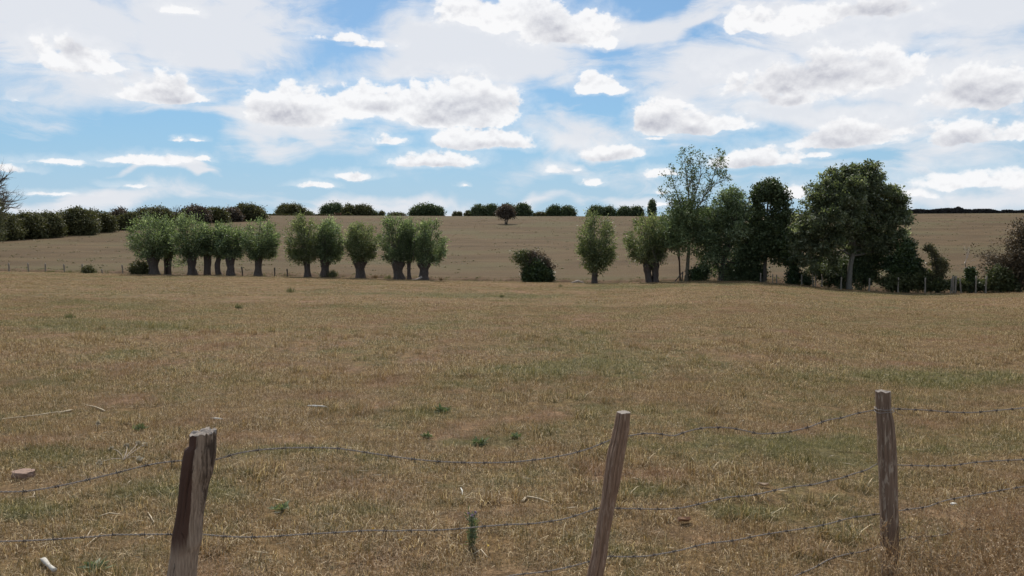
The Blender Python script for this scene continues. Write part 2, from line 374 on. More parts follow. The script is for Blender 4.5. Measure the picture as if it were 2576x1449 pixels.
m_grass, N, out = newmat('grass_blades')
pos = N.n('ShaderNodeNewGeometry').outputs['Position']
g, nb, nm, ns = ground_colour(N, pos)
rn = N.n('ShaderNodeAttribute', attribute_name='rnd').outputs['Fac']
tipf = N.n('ShaderNodeAttribute', attribute_name='tip').outputs['Fac']
dry = N.ramp(rn, [(0, (.082, .052, .025)), (.35, (.205, .131, .061)), (.72, (.335, .229, .116)), (1, (.82, .66, .42))])
dry = N.mix(N.ss(N.noise(pos, .8, 4, .6), .47, .66, 0., .60), dry, (.30, .172, .112))
grn = N.ramp(rn, [(0, (.060, .070, .022)), (.6, (.145, .152, .044)), (1, (.38, .35, .15))])
col = N.mix(N.ss(N.m('ADD', g, N.m('MULTIPLY', N.m('SUBTRACT', rn, .5), -.20)), .445, .66, 0., .80), dry, grn)
p = N.n('ShaderNodeBsdfPrincipled'); N.put(p.inputs['Base Color'], col); p.inputs['Roughness'].default_value = .6; p.inputs['Specular IOR Level'].default_value = .3
t = N.n('ShaderNodeBsdfTranslucent'); N.put(t.inputs[0], N.mix(1.0, col, (1.15, 1.1, .8), 'MULTIPLY'))
mx = N.n('ShaderNodeMixShader'); mx.inputs[0].default_value = .3
m_grass.node_tree.links.new(p.outputs[0], mx.inputs[1]); m_grass.node_tree.links.new(t.outputs[0], mx.inputs[2]); m_grass.node_tree.links.new(mx.outputs[0], out.inputs[0])

M_WILLOW = leafmat('willow_leaves', [(0.0428, 0.0594, 0.028), (0.0932, 0.1241, 0.0585), (0.1858, 0.2271, 0.1254), (0.5289, 0.583, 0.4069)], .46, .5, spec=.3)  # palest ramp colour paints silvery glints into the foliage
M_WILLOW_Y = leafmat('young_willow_leaves', [(0.0466, 0.06, 0.0239), (0.0996, 0.1223, 0.0503), (0.1873, 0.2079, 0.105), (0.4614, 0.4717, 0.3279)], .42, .5, spec=.3)
M_DARK = leafmat('dark_leaves', [(0.0253, 0.0372, 0.0181), (0.053, 0.0745, 0.0314), (0.0938, 0.12, 0.0507), (0.1641, 0.194, 0.0926)], .22, .5)
M_MID = leafmat('hedge_leaves', [(0.0358, 0.0371, 0.015), (0.0691, 0.0696, 0.0279), (0.1125, 0.1068, 0.0417), (0.1919, 0.1682, 0.0812)], .25, .55)
M_OLIVE = leafmat('olive_leaves', [(0.0438, 0.04, 0.0187), (0.075, 0.07, 0.0312), (0.1125, 0.1063, 0.05), (0.1875, 0.1625, 0.0875)], .25, .6)
M_BROWN = leafmat('rusty_leaves', [(0.0407, 0.0317, 0.0243), (0.076, 0.0587, 0.0438), (0.1127, 0.0906, 0.0662), (0.1872, 0.156, 0.1222)], .25, .6, (1.2, 1.0, .7))
M_ASH = leafmat('ash_leaves', [(0.0386, 0.0493, 0.0247), (0.0834, 0.1014, 0.0516), (0.1581, 0.176, 0.1028), (0.4852, 0.494, 0.3652)], .46, .5, spec=.3)  # pale last colour stands in for sunlit speckles on the crown
M_ASHTOP = leafmat('thin_ash_leaves', [(0.0427, 0.066, 0.027), (0.0855, 0.1188, 0.0473), (0.1425, 0.1815, 0.0743), (0.285, 0.33, 0.1755)], .22, .55)
M_THORN = leafmat('thornbush_leaves', [(.04, .028, .016), (.075, .054, .03), (.11, .082, .045), (.17, .13, .08)], .2, .6, (1.1, 1, .8))
M_IVY = leafmat('ivy_leaves', [(0.016, 0.0272, 0.0112), (0.032, 0.0512, 0.0176), (0.0608, 0.088, 0.0288), (0.12, 0.152, 0.056)], .15, .38)
M_BRAMBLE = leafmat('bramble_leaves', [(.030, .036, .014), (.060, .070, .026), (.10, .112, .045), (.18, .18, .09)], .3, .5)
M_FARHEDGE = leafmat('far_hedge_leaves', [(0.0288, 0.0264, 0.0288), (0.0456, 0.0408, 0.0408), (0.06, 0.0552, 0.0504), (0.084, 0.0768, 0.066)], .15, .7, (1, 1, 1))
M_SEDGE = leafmat('sedge_blades', [(.06, .062, .028), (.10, .105, .05), (.16, .155, .08), (.24, .21, .13)], .3, .5)
M_REDSEDGE = leafmat('dock_stalks', [(.07, .036, .022), (.11, .062, .036), (.16, .10, .06), (.2, .14, .09)], .3, .6)
M_BARK = woodmat('willow_bark', [(.025, .018, .014), (.075, .055, .044), (.150, .118, .095)], (6, 6, 1.2), .9)
M_BARK_DK = woodmat('dark_bark', [(.030, .024, .018), (.070, .055, .042), (.12, .10, .08)], (6, 6, 1.2), .9)
M_BARK_GR = woodmat('grey_bark', [(.07, .062, .048), (.14, .125, .10), (.22, .20, .165)], (5, 5, 1.5), .5)
M_BARK_OL = woodmat('olive_bark', [(.06, .045, .028), (.13, .105, .065), (.21, .18, .12)], (5, 5, 1.5), .5)
M_POST_OLD = woodmat('grey_post_wood', [(.09, .07, .05), (.2, .17, .13), (.33, .29, .24)], (30, 30, 2.5), .4)
M_STRAW = plain('bleached_straw', (.50, .40, .27), .7)
M_STONE = plain('reddish_stone', (.24, .155, .115), .9, 0, .5, 30)
M_WHITE = plain('whitish_wood', (.62, .60, .55), .8, 0, .2, 12)
M_DRIFT = plain('bleached_branch', (.42, .34, .28), .8, 0, .3, 6)
M_GALV = plain('weathered_wire', (.25, .21, .18), .6, .0, .5, 60)

# ------------------------------------------------------------------ the ground
def axis(*segs):
    a = []
    for lo, hi, st in segs: a.append(np.arange(lo, hi, st))
    return np.concatenate(a)
ys = axis((-400, -40, 60), (-40, 0, 4), (0, 3.5, .5), (3.5, 16, .11), (16, 55, .5), (55, 95, .3), (95, 335, 1.3), (335, 470, 9), (470, 4000, 250))
ss = np.concatenate([np.linspace(-6, -1.2, 26), np.linspace(-1.15, -.78, 18), np.linspace(-.76, .76, 560), np.linspace(.78, 1.15, 18), np.linspace(1.2, 6, 26)])
YY, SS = np.meshgrid(ys, ss, indexing='ij')
XX = SS * np.maximum(YY, 4.0) + np.where(YY < 4, SS * (4 - YY) * .7, 0)
ZZ = H(XX, YY)
u = YY - np.interp(XX / np.maximum(YY, 1), E_S, E_Y)
hillm = sm((u - 3) / 3); soilm = sm((u - .6) / .8) * sm((7.5 - u) / 3.5)
ny, nx = YY.shape
ii = np.arange(ny - 1)[:, None] * nx + np.arange(nx - 1)[None]
ground = obj('ground', mesh('ground', np.stack([XX, YY, ZZ], -1).reshape(-1, 3), [np.stack([ii, ii + 1, ii + nx + 1, ii + nx], -1).reshape(-1, 4)], m_ground,
             {'hill': hillm.ravel(), 'soil': soilm.ravel()}, smooth=True), kind='structure')
ground['label'] = 'dry brown pasture sloping to a ditch and up a bare hill'

# ------------------------------------------------------------------ grass as instanced patches (stuff)
def blade_patch(name, size, n, hl, wd, curl, seed, lean=.9):
    r = np.random.default_rng(seed)
    # tufted distribution
    tc0 = r.uniform(-size / 2, size / 2, (max(6, n // 14), 2))
    base = tc0[r.integers(0, len(tc0), n)] + r.normal(0, size * .03 + .01, (n, 2))
    ang = r.uniform(0, 2 * pi, n); L = hl * r.lognormal(0, .42, n); w = wd * r.uniform(.6, 1.4, n)
    tilt = np.abs(r.normal(0, lean, n)).clip(0, 1.45)
    d = np.stack([np.cos(ang), np.sin(ang)], 1); s_ = np.stack([-d[:, 1], d[:, 0]], 1)
    V = np.zeros((n, 7, 3)); k = 0
    for j, f in enumerate((0, .4, .75)):
        tl = tilt * (.5 + curl * f); rr = L * f * np.sin(tl.clip(0, 1.5)); zz = L * f * np.cos(tl.clip(0, 1.5))
        tw = r.normal(0, .12, n) * L * f
        c_ = base + d * rr[:, None] + s_ * tw[:, None]; ww = w * (1 - .45 * f)
        for sg in (-1, 1):
            V[:, k, :2] = c_ + s_ * (sg * ww / 2)[:, None]; V[:, k, 2] = zz - .004; k += 1
    tl = (tilt * (.5 + curl)).clip(0, 1.9)
    V[:, 6, :2] = base + d * (L * np.sin(tl))[:, None]; V[:, 6, 2] = np.maximum(L * np.cos(tl), .004)
    i = np.arange(n)[:, None] * 7
    rnd = np.repeat(r.random(n), 7); tip = np.tile([0, 0, .4, .4, .75, .75, 1], n)
    return mesh(name, V.reshape(-1, 3), [np.concatenate([i + [0, 1, 3, 2], i + [2, 3, 5, 4]]), i + [4, 5, 6]], m_grass, {'rnd': rnd, 'tip': tip})
def scatter(name, protos, P3, rot, sc, idx, label):
    """one point mesh carrying instances of the patch meshes"""
    me = mesh(name, P3, [], None) if False else bpy.data.meshes.new(name)
    me.vertices.add(len(P3)); me.vertices.foreach_set('co', np.asarray(P3, np.float32).ravel())
    a = me.attributes.new('rot', 'FLOAT_VECTOR', 'POINT'); a.data.foreach_set('vector', np.asarray(rot, np.float32).ravel())
    a = me.attributes.new('sc', 'FLOAT', 'POINT'); a.data.foreach_set('value', np.asarray(sc, np.float32))
    a = me.attributes.new('idx', 'INT', 'POINT'); a.data.foreach_set('value', np.asarray(idx, np.int32))
    o = obj(name, me, kind='stuff', label=label)
    ng = bpy.data.node_groups.new(name, 'GeometryNodeTree')
    ng.interface.new_socket('Geometry', in_out='INPUT', socket_type='NodeSocketGeometry'); ng.interface.new_socket('Geometry', in_out='OUTPUT', socket_type='NodeSocketGeometry')
    gi = ng.nodes.new('NodeGroupInput'); go = ng.nodes.new('NodeGroupOutput')
    jn = ng.nodes.new('GeometryNodeJoinGeometry')
    def attr(nm, ty):
        n_ = ng.nodes.new('GeometryNodeInputNamedAttribute'); n_.data_type = ty; n_.inputs['Name'].default_value = nm
        return [s for s in n_.outputs if s.enabled and s.name == 'Attribute'][0]
    rt, scl, ix = attr('rot', 'FLOAT_VECTOR'), attr('sc', 'FLOAT'), attr('idx', 'INT')
    e2r = ng.nodes.new('FunctionNodeEulerToRotation'); ng.links.new(rt, e2r.inputs[0])
    g2i = ng.nodes.new('GeometryNodeGeometryToInstance')
    for k, pm in enumerate(protos):
        po = bpy.data.objects.new(name + '_patch', pm)
        oi = ng.nodes.new('GeometryNodeObjectInfo'); oi.inputs['Object'].default_value = po; oi.inputs['As Instance'].default_value = True
        cmp_ = ng.nodes.new('FunctionNodeCompare'); cmp_.data_type = 'INT'; cmp_.operation = 'EQUAL'
        ins = [s for s in cmp_.inputs if s.enabled]; ng.links.new(ix, ins[0]); ins[1].default_value = k
        iop = ng.nodes.new('GeometryNodeInstanceOnPoints')
        ng.links.new(gi.outputs[0], iop.inputs['Points']); ng.links.new(cmp_.outputs[0], iop.inputs['Selection'])
        ng.links.new(oi.outputs['Geometry'], iop.inputs['Instance']); ng.links.new(e2r.outputs[0], iop.inputs['Rotation']); ng.links.new(scl, iop.inputs['Scale'])
        ng.links.new(iop.outputs[0], jn.inputs[0])
    ng.links.new(jn.outputs[0], go.inputs[0])
    md = o.modifiers.new('scatter', 'NODES'); md.node_group = ng
    return o
def wedge(y0, y1, step, half=.72, jit=.35, rng=RNG):
    P_ = []
    y = y0
    while y < y1:
        w = half * y + 1.0; xs = np.arange(-w, w, step)
        P_.append(np.stack([xs, np.full(len(xs), y)], 1)); y += step
    P_ = np.concatenate(P_); P_ += rng.uniform(-jit, jit, P_.shape) * step
    return P_
def place_grass(name, protos, XY, label, lo=.8, hi=1.25, hill=False):
    s = XY[:, 0] / XY[:, 1]; ed = yd_at(s)
    keep = (XY[:, 1] < ed + .4) if not hill else np.ones(len(XY), bool)
    XY = XY[keep]
    z = H(XY[:, 0], XY[:, 1]); e = .3
    gx = (H(XY[:, 0] + e, XY[:, 1]) - H(XY[:, 0] - e, XY[:, 1])) / (2 * e); gy = (H(XY[:, 0], XY[:, 1] + e) - H(XY[:, 0], XY[:, 1] - e)) / (2 * e)
    n = len(XY)
    rot = np.stack([np.arctan(gy), -np.arctan(gx), RNG.integers(0, 4, n) * pi / 2 * 0 + RNG.uniform(-.25, .25, n)], 1)
    scatter(name, protos, np.stack([XY[:, 0], XY[:, 1], z], 1), rot, RNG.uniform(lo, hi, n), RNG.integers(0, len(protos), n), label)
near_p = [blade_patch('short_grass_blades', .62, 2500, .040, .0031, 2.1, 100 + k, 1.15) for k in range(7)]
place_grass('short_dry_grass', near_p, wedge(3.6, 13, .42), 'short dry curled grass close to the barbed wire fence', .6, 1.25)
mid_p = [blade_patch('pasture_grass_blades', 1.25, 3000, .036, .0056, 1.7, 200 + k, 1.15) for k in range(6)]
place_grass('pasture_grass', mid_p, wedge(12.6, 34, .95), 'dry pasture grass beyond the fence')
tuft_p = [blade_patch('longer_grass_tufts', .22, 150, .085, .0045, 1.3, 400 + k, .6) for k in range(5)]
_XY = wedge(3.7, 22, .42); _c = fbm(_XY[:, 0] / 1.1, _XY[:, 1] / 1.1, 0, 77, 3); _XY = _XY[_c + RNG.normal(0, .12, len(_XY)) > .26]
place_grass('longer_grass', tuft_p, _XY, 'slightly longer tufts standing out of the grazed turf', .7, 1.3)
far_p = [blade_patch('far_pasture_grass_blades', 3.2, 2600, .034, .012, 1.2, 300 + k, 1.15) for k in range(5)]
place_grass('far_pasture_grass', far_p, wedge(33, 86, 2.5), 'dry pasture grass towards the row of willows')

# ------------------------------------------------------------------ vegetation builders
def swollen_trunk(base, top, r0, r1, rm, seed, lean=0.0, n=12, sides=18):
    """pollard trunk: flared foot, waist, swollen knobbly head"""
    r = np.random.default_rng(seed); ang = np.arange(sides) / sides * 2 * pi
    Vs = []; Hh = np.linalg.norm(top - base)
    for i in range(n + 1):
        t = i / n
        c_ = base + (top - base) * t + np.array([lean * sin(t * pi) , 0, 0])
        if i == 0: c_[2] -= .25
        rad = rm + (r0 - rm) * math.exp(-t * 7) + (r1 - rm) * sm(np.array((t - .45) / .5))
        if i == n: rad *= .55; c_[2] += r1 * .15
        k = 1 + .16 * np.sin(ang * 3 + seed) + .10 * np.sin(ang * 5 + t * 2 + seed) + .35 * vn(np.cos(ang) * 2 + seed, np.sin(ang) * 2, t * 5, seed)
        k += .25 * math.exp(-t * 6) * np.sin(ang * 4 + seed)
        Vs.append(np.stack([c_[0] + rad * k * np.cos(ang), c_[1] + rad * k * np.sin(ang), np.full(sides, c_[2]) + .05 * r.normal(size=sides) * (i == n)], 1))
    V = np.concatenate(Vs); i = np.arange(n)[:, None] * sides; j = np.arange(sides)[None]; k = (j + 1) % sides
    Q = np.stack([i + j, i + k, i + sides + k, i + sides + j], -1).reshape(-1, 4)
    V = np.concatenate([V, [top + [0, 0, r1 * .2]]]); a = n * sides
    T = np.array([[a + q, a + (q + 1) % sides, len(V) - 1] for q in range(sides)])
    return V, [Q, T]
def merge(parts):
    Vs, by, off = [], {}, 0
    for V, Fs in parts:
        Vs.append(V)
        for f in Fs:
            if len(f): by.setdefault(f.shape[1], []).append(np.asarray(f) + off)
        off += len(V)
    return np.concatenate(Vs), [np.concatenate(v) for v in by.values()]

def pollard(label, tx, tw, cx, x0, x1, top, bot, seed, dy=.3, mat=None, shoots=85, per=105, split=False, leany=0.0, headw=1.5, extra_low=None, group='pollard willows along the ditch', headq=None, barkm=None, py=1.0):
    """a pollard willow from its outline in the photograph: trunk column tx, trunk width tw, crown x0..x1, top..bot"""
    r = np.random.default_rng(seed)
    B = edge(tx, dy); y = B[1]; s = y / F
    root = thing('willow', B, label, 'tree', group)
    hq = headq if headq else bot - 8
    head = q2w(tx + (cx - tx) * .25, hq, y) - B
    rw = tw * s / 2
    parts = []
    if split:
        parts.append(swollen_trunk(np.array([-rw * .55, 0, 0]), head + [-rw * .75, 0, 0], rw * .7, rw * .75, rw * .55, seed))
        parts.append(swollen_trunk(np.array([rw * .55, 0, 0]), head + [rw * .75, 0, .15], rw * .7, rw * .75, rw * .55, seed + 7))
    else:
        parts.append(swollen_trunk(np.zeros(3), head, rw * 1.45, rw * headw, rw, seed, lean=leany))
    obj('trunk', mesh('trunk', *merge(parts), barkm or M_BARK, smooth=True), root)
    # crown envelope
    bot += 4; C0 = q2w(cx, (top + bot) / 2, y) - B; a = (x1 - x0) / 2 * s * 1.06; hz = (bot - top) / 2 * s
    tb, lc, ld, lr = [], [], [], []
    for k in range(shoots):
        v = r.normal(size=3); v /= np.linalg.norm(v)
        if v[2] < -.8: v[2] *= .6
        v /= np.linalg.norm(v)
        ext = r.uniform(.88, 1.04) + (.12 if v[2] > .6 and r.random() < .25 else 0)
        tip = C0 + v * np.array([a, a * .95, hz]) * ext
        st = head + np.array([r.normal(0, rw * .8), r.normal(0, rw * .8), r.uniform(-.1, .2)])
        ctrl = st + (tip - st) * .45 + np.array([(tip - st)[0] * .12, (tip - st)[1] * .12, .35 * abs(tip[2] - st[2]) + .25])
        if v[2] < -.1: ctrl[2] = max(ctrl[2], st[2] + .5)
        pth = bez(st, ctrl, tip, 7)
        r0 = r.uniform(.028, .05); tb.append((pth, np.linspace(r0, .007, 7)))
        m = int(per * r.uniform(.7, 1.3)); t = r.beta(2.0, 1.25, m) * .92 + .1
        t = np.clip(t, 0, 1.02)[:, None]
        pp = (1 - t) ** 2 * st + 2 * t * (1 - t) * ctrl + t * t * tip
        dd = 2 * (1 - t) * (ctrl - st) + 2 * t * (tip - ctrl); dd /= np.linalg.norm(dd, axis=1)[:, None]
        off = r.normal(size=(m, 3)) * (.13 + .12 * (1 - abs(t - .6)))
        lc.append(pp + off); ld.append(dd * .9 + off * 2.2 + r.normal(size=(m, 3)) * .45 + [0, 0, -.05])
        lr.append(np.clip(r.normal(.45 + .25 * (t[:, 0] - .6), .25, m), 0, 1))
    K = int(shoots * 1.2); v = r.normal(size=(K, 3)); v /= np.linalg.norm(v, axis=1)[:, None]; v[:, 2] = np.where(r.random(K) < .55, -np.abs(v[:, 2]) * .85 + .15, v[:, 2])
    kc = C0 + v * np.array([a, a * .95, hz]) * r.uniform(.74, .99, (K, 1)); ci = np.repeat(np.arange(K), 22)
    lc.append(kc[ci] + r.normal(0, .15, (len(ci), 3))); ld.append(v[ci] + r.normal(0, .5, (len(ci), 3))); lr.append(r.random(len(ci)) * .8)
    if extra_low:
        for (qx, qy, rq, n) in extra_low:
            c_ = q2w(qx, qy, y) - B
            lc.append(c_ + r.normal(size=(n, 3)) * rq * s * .5 * [1, .6, .6]); ld.append(r.normal(size=(n, 3)) + [0, 0, -.6]); lr.append(r.random(n))
            tb.append((bez(head, (head + c_) / 2 + [0, 0, .3], c_), np.linspace(.04, .01, 6)))
    obj('branchwork', mesh('branchwork', *tubes(tb, 4), M_BARK_GR), root)
    lc, ld, lr = np.concatenate(lc), np.concatenate(ld), np.concatenate(lr)
    n = len(lc); L = r.uniform(.14, .30, n); 
    obj('crown', leafmesh('crown', lc, ld, L, L * r.uniform(.26, .42, n), mat or M_WILLOW, lr, rng=r), root)
    return root

def lobes_leaves(lobes, nclump, per, cr, leaf, r, up=.25, shell=.55, floor=None):
    """lobes: (centre, radii). clumps sit mostly on the lobes' shells, leaves cluster round the clumps"""
    w = np.array([(l[1][0] * l[1][2] + l[1][0] * l[1][1] + l[1][1] * l[1][2]) for l in lobes]); w /= w.sum()
    idx = r.choice(len(lobes), nclump, p=w)
    C = np.array([l[0] for l in lobes])[idx]; R = np.array([l[1] for l in lobes])[idx]
    v = r.normal(size=(nclump, 3)); v /= np.linalg.norm(v, axis=1)[:, None]
    rad = np.where(r.random(nclump) < shell, r.uniform(.82, 1.05, nclump), r.uniform(.2, .9, nclump))
    K = C + v * R * rad[:, None]
    if floor is not None: ok = K[:, 2] > floor; K, v = K[ok], v[ok]
    n = len(K); m = np.maximum(4, (per * r.lognormal(0, .35, n)).astype(int)); ci = np.repeat(np.arange(n), m)
    crs = cr * r.uniform(.7, 1.35, n)
    P_ = K[ci] + r.normal(size=(len(ci), 3)) * crs[ci][:, None] * [1, 1, .75]
    D = r.normal(size=(len(ci), 3)) + v[ci] * .5 + [0, 0, up - .2]
    L = leaf * r.uniform(.6, 1.4, len(ci))
    rn = np.clip(r.normal(.45, .2, n)[ci] + r.normal(0, .15, len(ci)), 0, 1)
    return K, P_, D, L, rn
def broad(name, label, cat, B, Yd_, lobes_q, mat, nclump=260, per=40, cr=.3, leaf=.16, asp=.6, trunk=None, bark=None, seed=1, group=None, limbs=30, shell=.6, depth=.9, extra_branch=0, part='crown'):
    """a tree/bush given by lobes in photograph columns/rows: (qx,qy,rx,ry[,dy])"""
    r = np.random.default_rng(seed); B = np.asarray(B, float); s = Yd_ / F
    root = thing(name, B, label, cat, group)
    L_ = []
    for l in lobes_q:
        dy = l[4] if len(l) > 4 else 0
        yy = Yd_ + dy
        L_.append((q2w(l[0], l[1], yy) - B, np.array([l[2] * s, max(l[2], l[3]) * s * depth * .9, l[3] * s])))
    K, P_, D, L, rn = lobes_leaves(L_, nclump, per, cr, leaf, r, shell=shell, floor=.02)
    obj(part, leafmesh(part, P_, D, L, L * asp * r.uniform(.7, 1.3, len(L)), mat, rn, rng=r), root)
    if trunk is not None:
        pts = np.array([q2w(a, b_, Yd_) - B for a, b_, _ in trunk]); pts[0, 2] = min(pts[0, 2], -.15)
        rr = np.array([w_ * s / 2 for _, _, w_ in trunk])
        # smooth the path
        t = np.linspace(0, len(pts) - 1, 4 * len(pts)); pp = np.stack([np.interp(t, range(len(pts)), pts[:, i]) for i in range(3)], 1); pr = np.interp(t, range(len(pts)), rr)
        pp[1:, :2] += r.normal(0, .02, (len(pp) - 1, 2)); pr[0] *= 1.35; pr[1] *= 1.1
        obj('trunk', mesh('trunk', *tubes([(pp, pr)], 12), bark or M_BARK_DK, smooth=True), root)
        tb = []
        top = pp[-1]; sel = r.choice(len(K), min(limbs, len(K)), replace=False)
        for l in L_:
            i0 = max(len(pp) // 3, int(len(pp) * r.uniform(.45, 1)) - 1)
            st = pp[i0]; tgt = l[0]; ctrl = st * .5 + tgt * .5 + [0, 0, -.1 * np.linalg.norm(tgt - st)]
            tb.append((bez(st, ctrl, tgt, 6), np.linspace(pr[i0] * .55, pr[-1] * .22 + .012, 6)))
        for k in sel:
            c_ = min(L_, key=lambda l: np.linalg.norm((l[0] - K[k]) / l[1]))[0]
            tb.append((bez(c_, (c_ + K[k]) / 2 + r.normal(0, .1, 3), K[k], 5), np.linspace(pr[-1] * .25 + .01, .008, 5)))
        obj('branchwork', mesh('branchwork', *tubes(tb, 5), bark or M_BARK_DK, smooth=True), root)
    return root
def grow(P0, d, L, rad, lvl, out, tips, r, up=.25, spread=.55, kids=(2, 4)):
    n = 5; pts = [P0]; dd = d / np.linalg.norm(d)
    for i in range(n):
        dd = dd + r.normal(0, .13, 3) + [0, 0, up * .2]; dd /= np.linalg.norm(dd); pts.append(pts[-1] + dd * L / n)
    pts = np.array(pts); rr = np.linspace(rad, rad * .5, n + 1); out.append((pts, rr))
    if lvl == 0: tips.append(pts[-1]); tips.append(pts[-2]); return
    for k in range(r.integers(*kids) + 1):
        i = r.integers(2, n + 1); v = r.normal(size=3); v -= v.dot(dd) * dd; v /= np.linalg.norm(v)
        grow(pts[i], dd + v * spread * r.uniform(.6, 1.4) + [0, 0, up * .5], L * r.uniform(.5, .8), rr[i] * .62, lvl - 1, out, tips, r, up, spread, kids)

def mass(name, label, cat, x0, x1, top, bot, y, mat, seed, lobes=None, n=420, per=26, leaf=.5, cr=.45, group=None, asp=.7, profile=None, trunk=False, base=None, dense=True, wob=.12, part='crown'):
    """far bush or tree filling the box x0..x1 / top..bot at distance y"""
    r = np.random.default_rng(seed); s = y / F
    cx = (x0 + x1) / 2; hw = (x1 - x0) / 2; Hq = bot - top
    B = q2w(cx, bot, y) if base is None else base
    k = lobes or max(5, int(round(hw * 2 / Hq * 4)) + 3)
    LQ = []
    for i in range(k):
        t = (i + .5) / k * 2 - 1; rx = max(hw * 1.5 / k, Hq * .22) * r.uniform(.85, 1.25); rx = min(rx, hw)
        px = cx + t * (hw - rx * .9)
        pr = (np.interp(t, *profile) if profile else (1 - .38 * abs(t) ** 3.0)) * r.uniform(1 - wob, 1.0)
        tp = Hq * pr; ry = tp * r.uniform(.38, .52)
        LQ.append((px, bot - tp + ry, rx, ry, r.uniform(-.5, .5) * hw * s * .5))
        if dense: LQ.append((px + r.uniform(-.3, .3) * rx, bot - tp * .33, rx * 1.1, tp * .36, r.uniform(-.4, .2) * hw * s * .5))
    tr = [(cx, bot + 1, max(2, hw * .14)), (cx, bot - Hq * .45, max(1.5, hw * .09))] if trunk else None
    return broad(name, label, cat, B, y, LQ, mat, n, per, cr, leaf, asp, trunk=tr, seed=seed, group=group, limbs=10, shell=.85, depth=.8, part=part)
# ------------------------------------------------------------------ the pollard willows along the ditch
pollard('leftmost pollard willow, broad dark green crown beside a low round bush', 387, 20, 379, 325, 432, 537, 654, 11, dy=.4)
pollard('pollard willow with forked trunk standing just right of the leftmost willow', 421, 14, 424, 398, 448, 552, 650, 12, dy=2.0, split=True, shoots=40, mat=M_WILLOW)
pollard('big pollard willow with a low bushy spray hanging left of its trunk', 482, 17, 481, 434, 528, 539, 653, 13, dy=.3, extra_low=[(450, 662, 26, 260), (466, 656, 18, 120)])
pollard('pollard willow with a thick bare reddish trunk and crown tucked behind its neighbours', 521, 15, 523, 503, 544, 572, 645, 14, dy=1.4, shoots=36, headw=1.2)
pollard('slim leaning pollard willow with a small crown, beside a short broken stub', 553, 12, 556, 536, 578, 561, 652, 15, dy=1.2, shoots=38, leany=-.25, headw=1.15)
pollard('pollard willow with a flared trunk, second from the right in the left cluster', 581, 16, 582, 546, 616, 558, 654, 16, dy=.3, shoots=68)
pollard('pollard willow with pale streak down its trunk, rightmost of the left cluster', 649, 15, 656, 612, 700, 547, 656, 17, dy=.3, headw=1.2)
pollard('pale silvery pollard willow with a lopsided crown hanging low on the left', 774, 13, 762, 720, 806, 543, 664, 18, dy=.3, mat=M_WILLOW_Y, headw=1.2, extra_low=[(745, 655, 22, 180)])
pollard('wide headed pollard willow with sedge at its foot, right of the silvery one', 815, 17, 829, 794, 864, 554, 664, 19, dy=.8, headw=1.6, headq=650)
pollard('lone pollard willow with a goblet shaped trunk in the gap between two pairs', 904, 19, 909, 868, 950, 561, 659, 20, dy=.3, headw=1.75, mat=M_WILLOW_Y, headq=655)
pollard('tall pollard willow with a forked goblet trunk, left of the thin trunked one', 1002, 21, 994, 954, 1036, 541, 664, 21, dy=.3, headw=1.6, headq=657)
pollard('thin trunked pollard willow squeezed between two thick ones', 1029, 8, 1027, 1012, 1052, 549, 662, 22, dy=.5, shoots=34, headw=1.1)
pollard('thick pollard willow with a root curling left, rightmost of the central group', 1066, 21, 1080, 1038, 1122, 550, 668, 23, dy=.2, headw=1.4)
pollard('narrow egg shaped willow standing alone between the ivy bush and the split trunk', 1496, 13, 1501, 1455, 1547, 538, 690, 24, dy=.3, mat=M_WILLOW_Y, shoots=95, headw=1.05, headq=676)
pollard('pollard willow on a huge hollow split trunk', 1641, 27, 1626, 1577, 1678, 537, 672, 25, dy=.3, mat=M_WILLOW_Y, split=True, shoots=95, headq=664)
# root curling out of the last one of the central group
rt = [q2w(a, b_, 78.2) for a, b_ in ((1062, 697), (1054, 701), (1046, 703.5), (1036, 703))]
ob = bpy.data.objects.get('willow.012')
obj('root', mesh('root', *tubes([(np.array(rt) - np.array(ob.location), [.16, .12, .08, .03])], 7), M_DRIFT, smooth=True), ob)

# ------------------------------------------------------------------ the group on the right
Bs = edge(1727, .5); ya = float(Bs[1]); s = ya / F
ash = thing('sparse_ash_tree', Bs, 'tall slender tree with a thin see-through crown and bare twigs', 'tree')
def w(qx, qy, dy=0): return q2w(qx, qy, ya + dy) - Bs
r = np.random.default_rng(40); tb = []; tips = []
limbs = [[(1727,708,12),(1729,680,9.5),(1731,650,8.5),(1735,600,7.5),(1737,560,7),(1739,517,5.5)],
 [(1738,530,4),(1731,490,3.2),(1729,450,2.4),(1722,402,1)], [(1739,520,4),(1752,480,3),(1764,440,2),(1759,402,1)],
 [(1737,560,4),(1756,520,3.6),(1775,490,3),(1800,462,2),(1824,452,1)], [(1775,490,2.6),(1790,455,2),(1800,425,1.4),(1806,404,.8)],
 [(1736,556,3.4),(1716,520,2.6),(1700,480,2),(1690,446,1)], [(1736,575,3),(1712,545,2.2),(1690,520,1.5),(1680,500,.8)],
 [(1737,545,3),(1745,505,2.4),(1741,455,1.6),(1737,410,.8)], [(1735,600,2.6),(1765,570,2),(1790,545,1.2)], [(1733,625,2.6),(1705,605,1.8),(1682,598,1)]]
